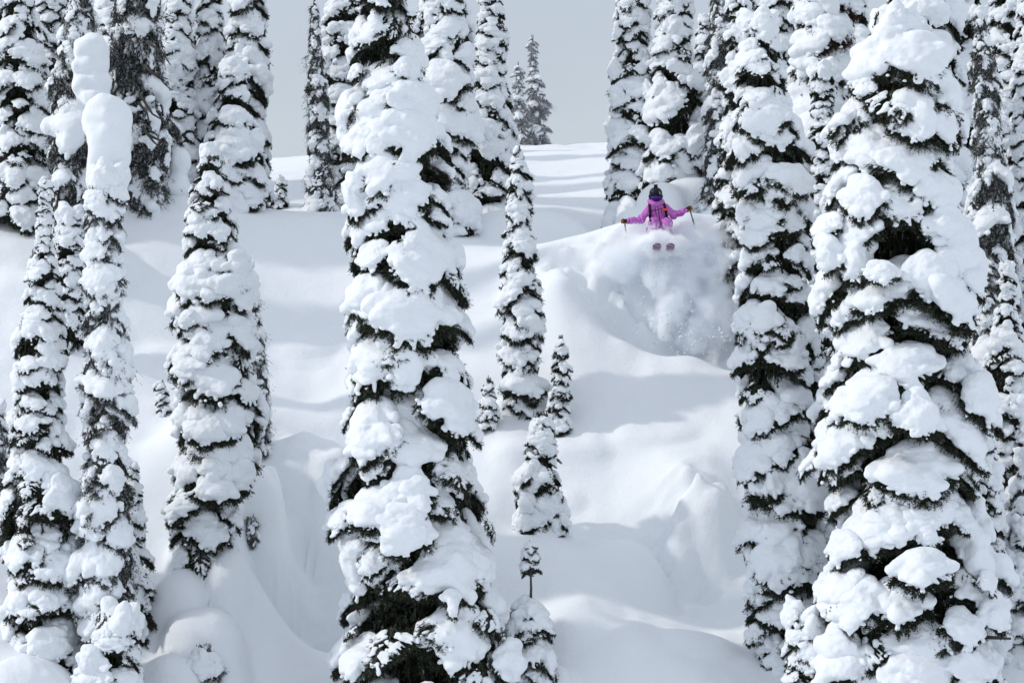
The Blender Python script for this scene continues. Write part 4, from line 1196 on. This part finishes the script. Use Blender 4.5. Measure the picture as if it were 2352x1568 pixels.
# ----------------------------------------------------------------- powder spray
PUFFS = [(1516, 562, 59.12, 85, 34, .30, 2.2),   # px, py, depth, rx, ry, rdepth (layout units, metres for depth), density
    (1500, 560, 59.75, 110, 42, .45, 1.0), (1590, 560, 59.9, 110, 52, .5, .8), (1530, 620, 59.75, 75, 55, .40, .9), (1610, 640, 59.7, 85, 90, .5, .9),
    (1545, 690, 59.6, 50, 90, .40, .9), (1640, 710, 59.6, 62, 95, .42, 1.0), (1440, 600, 60.0, 90, 60, .45, .45), (1670, 610, 59.9, 80, 95, .5, 1.0), (1680, 720, 59.7, 50, 70, .4, .6), (1525, 745, 59.5, 22, 50, .25, .9), (1600, 770, 59.5, 60, 50, .3, .8),
]
def powder():
    blobs = [(P(a, b, d), (rx * K * d * 1.05, rd * 1.05, ry * K * d * 1.05)) for a, b, d, rx, ry, rd, w in PUFFS]
    lo = [min(c[i] - r[i] for c, r in blobs) - .15 for i in range(3)]
    hi = [max(c[i] + r[i] for c, r in blobs) + .15 for i in range(3)]
    f = Field(lo, hi, .07)
    for c, r in blobs: f.ellipsoid(c, r, .15)
    f.F -= .05
    v, q = f.nets()
    m = bpy.data.materials.new('powder_snow'); m.use_nodes = True
    n, l = m.node_tree.nodes, m.node_tree.links
    n.clear()
    out = n.new('ShaderNodeOutputMaterial')
    pv = n.new('ShaderNodeVolumePrincipled')
    pv.inputs['Color'].default_value = (0.984, 0.992, 1.0, 1); pv.inputs['Anisotropy'].default_value = 0.0
    tc = n.new('ShaderNodeTexCoord')
    ns = n.new('ShaderNodeTexNoise'); ns.inputs['Scale'].default_value = 3.0; ns.inputs['Detail'].default_value = 5; ns.inputs['Roughness'].default_value = .6
    l.new(tc.outputs['Object'], ns.inputs['Vector'])
    # warp the falloff with noise so the edges turn wispy
    sub = n.new('ShaderNodeVectorMath'); sub.operation = 'SUBTRACT'; sub.inputs[1].default_value = (.5, .5, .5)
    l.new(ns.outputs['Color'], sub.inputs[0])
    mad = n.new('ShaderNodeVectorMath'); mad.operation = 'MULTIPLY_ADD'; mad.inputs[1].default_value = (.7, .4, .7)
    l.new(sub.outputs[0], mad.inputs[0]); l.new(tc.outputs['Object'], mad.inputs[2])
    prev = None
    for a, b, d, rx, ry, rd, w in PUFFS:
        c = P(a, b, d)
        s1 = n.new('ShaderNodeVectorMath'); s1.operation = 'SUBTRACT'; s1.inputs[1].default_value = c
        s2 = n.new('ShaderNodeVectorMath'); s2.operation = 'DIVIDE'; s2.inputs[1].default_value = (rx * K * d, rd, ry * K * d)
        s3 = n.new('ShaderNodeVectorMath'); s3.operation = 'LENGTH'
        mr = n.new('ShaderNodeMapRange'); mr.interpolation_type = 'SMOOTHSTEP'
        mr.inputs['From Min'].default_value = 1.0; mr.inputs['From Max'].default_value = 0.35; mr.inputs['To Max'].default_value = w
        l.new(mad.outputs[0], s1.inputs[0]); l.new(s1.outputs[0], s2.inputs[0]); l.new(s2.outputs[0], s3.inputs[0]); l.new(s3.outputs['Value'], mr.inputs['Value'])
        if prev is None: prev = mr.outputs[0]
        else:
            mx = n.new('ShaderNodeMath'); mx.operation = 'MAXIMUM'
            l.new(prev, mx.inputs[0]); l.new(mr.outputs[0], mx.inputs[1]); prev = mx.outputs[0]
    n2 = n.new('ShaderNodeTexNoise'); n2.inputs['Scale'].default_value = 2.6; n2.inputs['Detail'].default_value = 6; n2.inputs['Roughness'].default_value = .65
    l.new(tc.outputs['Object'], n2.inputs['Vector'])
    m2 = n.new('ShaderNodeMapRange'); m2.inputs['From Min'].default_value = .42; m2.inputs['From Max'].default_value = .62; m2.inputs['To Min'].default_value = .15; m2.inputs['To Max'].default_value = 1.6
    l.new(n2.outputs['Fac'], m2.inputs['Value'])
    mu = n.new('ShaderNodeMath'); mu.operation = 'MULTIPLY'; l.new(prev, mu.inputs[0]); l.new(m2.outputs[0], mu.inputs[1])
    mu2 = n.new('ShaderNodeMath'); mu2.operation = 'MULTIPLY'; mu2.inputs[1].default_value = 45.0; l.new(mu.outputs[0], mu2.inputs[0])
    l.new(mu2.outputs[0], pv.inputs['Density'])
    l.new(pv.outputs[0], out.inputs['Volume'])
    o = link('powder_spray', mesh_np('powder_spray', v, quads=q, mats=[m]))
    o['kind'] = 'stuff'; o['label'] = 'white cloud of powder snow bursting under the skier'
    # crumbs of snow thrown out of the spray
    rs = np.random.RandomState(5)
    ico_v = np.array([(0, 0, 1), (.894, 0, .447), (.276, .851, .447), (-.724, .526, .447), (-.724, -.526, .447), (.276, -.851, .447), (.724, .526, -.447), (-.276, .894, -.447), (-.894, 0, -.447), (-.276, -.894, -.447), (.724, -.526, -.447), (0, 0, -1)])
    ico_f = np.array([(0, 1, 2), (0, 2, 3), (0, 3, 4), (0, 4, 5), (0, 5, 1), (1, 6, 2), (2, 7, 3), (3, 8, 4), (4, 9, 5), (5, 10, 1), (1, 10, 6), (2, 6, 7), (3, 7, 8), (4, 8, 9), (5, 9, 10), (6, 11, 7), (7, 11, 8), (8, 11, 9), (9, 11, 10), (10, 11, 6)])
    V_, T_ = [], []
    def crumb(px, py, d, r):
        c = np.array(P(px, py, d))
        V_.append(ico_v * r * rs.uniform(.6, 1.2, (12, 1)) * rs.uniform(.7, 1.2, 3) + c); T_.append(ico_f + 12 * (len(V_) - 1))
    for i in range(420):
        px = rs.normal(1590, 62); py = 770 + rs.normal(0, 32) + (px - 1590) * .05
        crumb(px, py, rs.uniform(58.9, 59.5), .006 + .030 * rs.rand() ** 3)
    for i in range(260):
        a = rs.uniform(0, 6.28); r = rs.uniform(.75, 1.1)
        crumb(1590 + 110 * r * math.cos(a), 660 + 120 * r * math.sin(a), rs.uniform(59.0, 59.6), .005 + .02 * rs.rand() ** 3)
    for i in range(160):
        crumb(rs.normal(1520, 45), rs.normal(600, 22), rs.uniform(58.8, 59.2), .005 + .022 * rs.rand() ** 3)
    o = link('snow_crumbs', mesh_np('snow_crumbs', np.concatenate(V_), tris=np.concatenate(T_), mats=[M_SNOW]))
    o['kind'] = 'stuff'; o['label'] = 'loose crumbs of snow flying from the spray'
powder()
SC.cycles.volume_step_rate = 0.5
print('done', round(time.time() - T0, 1))
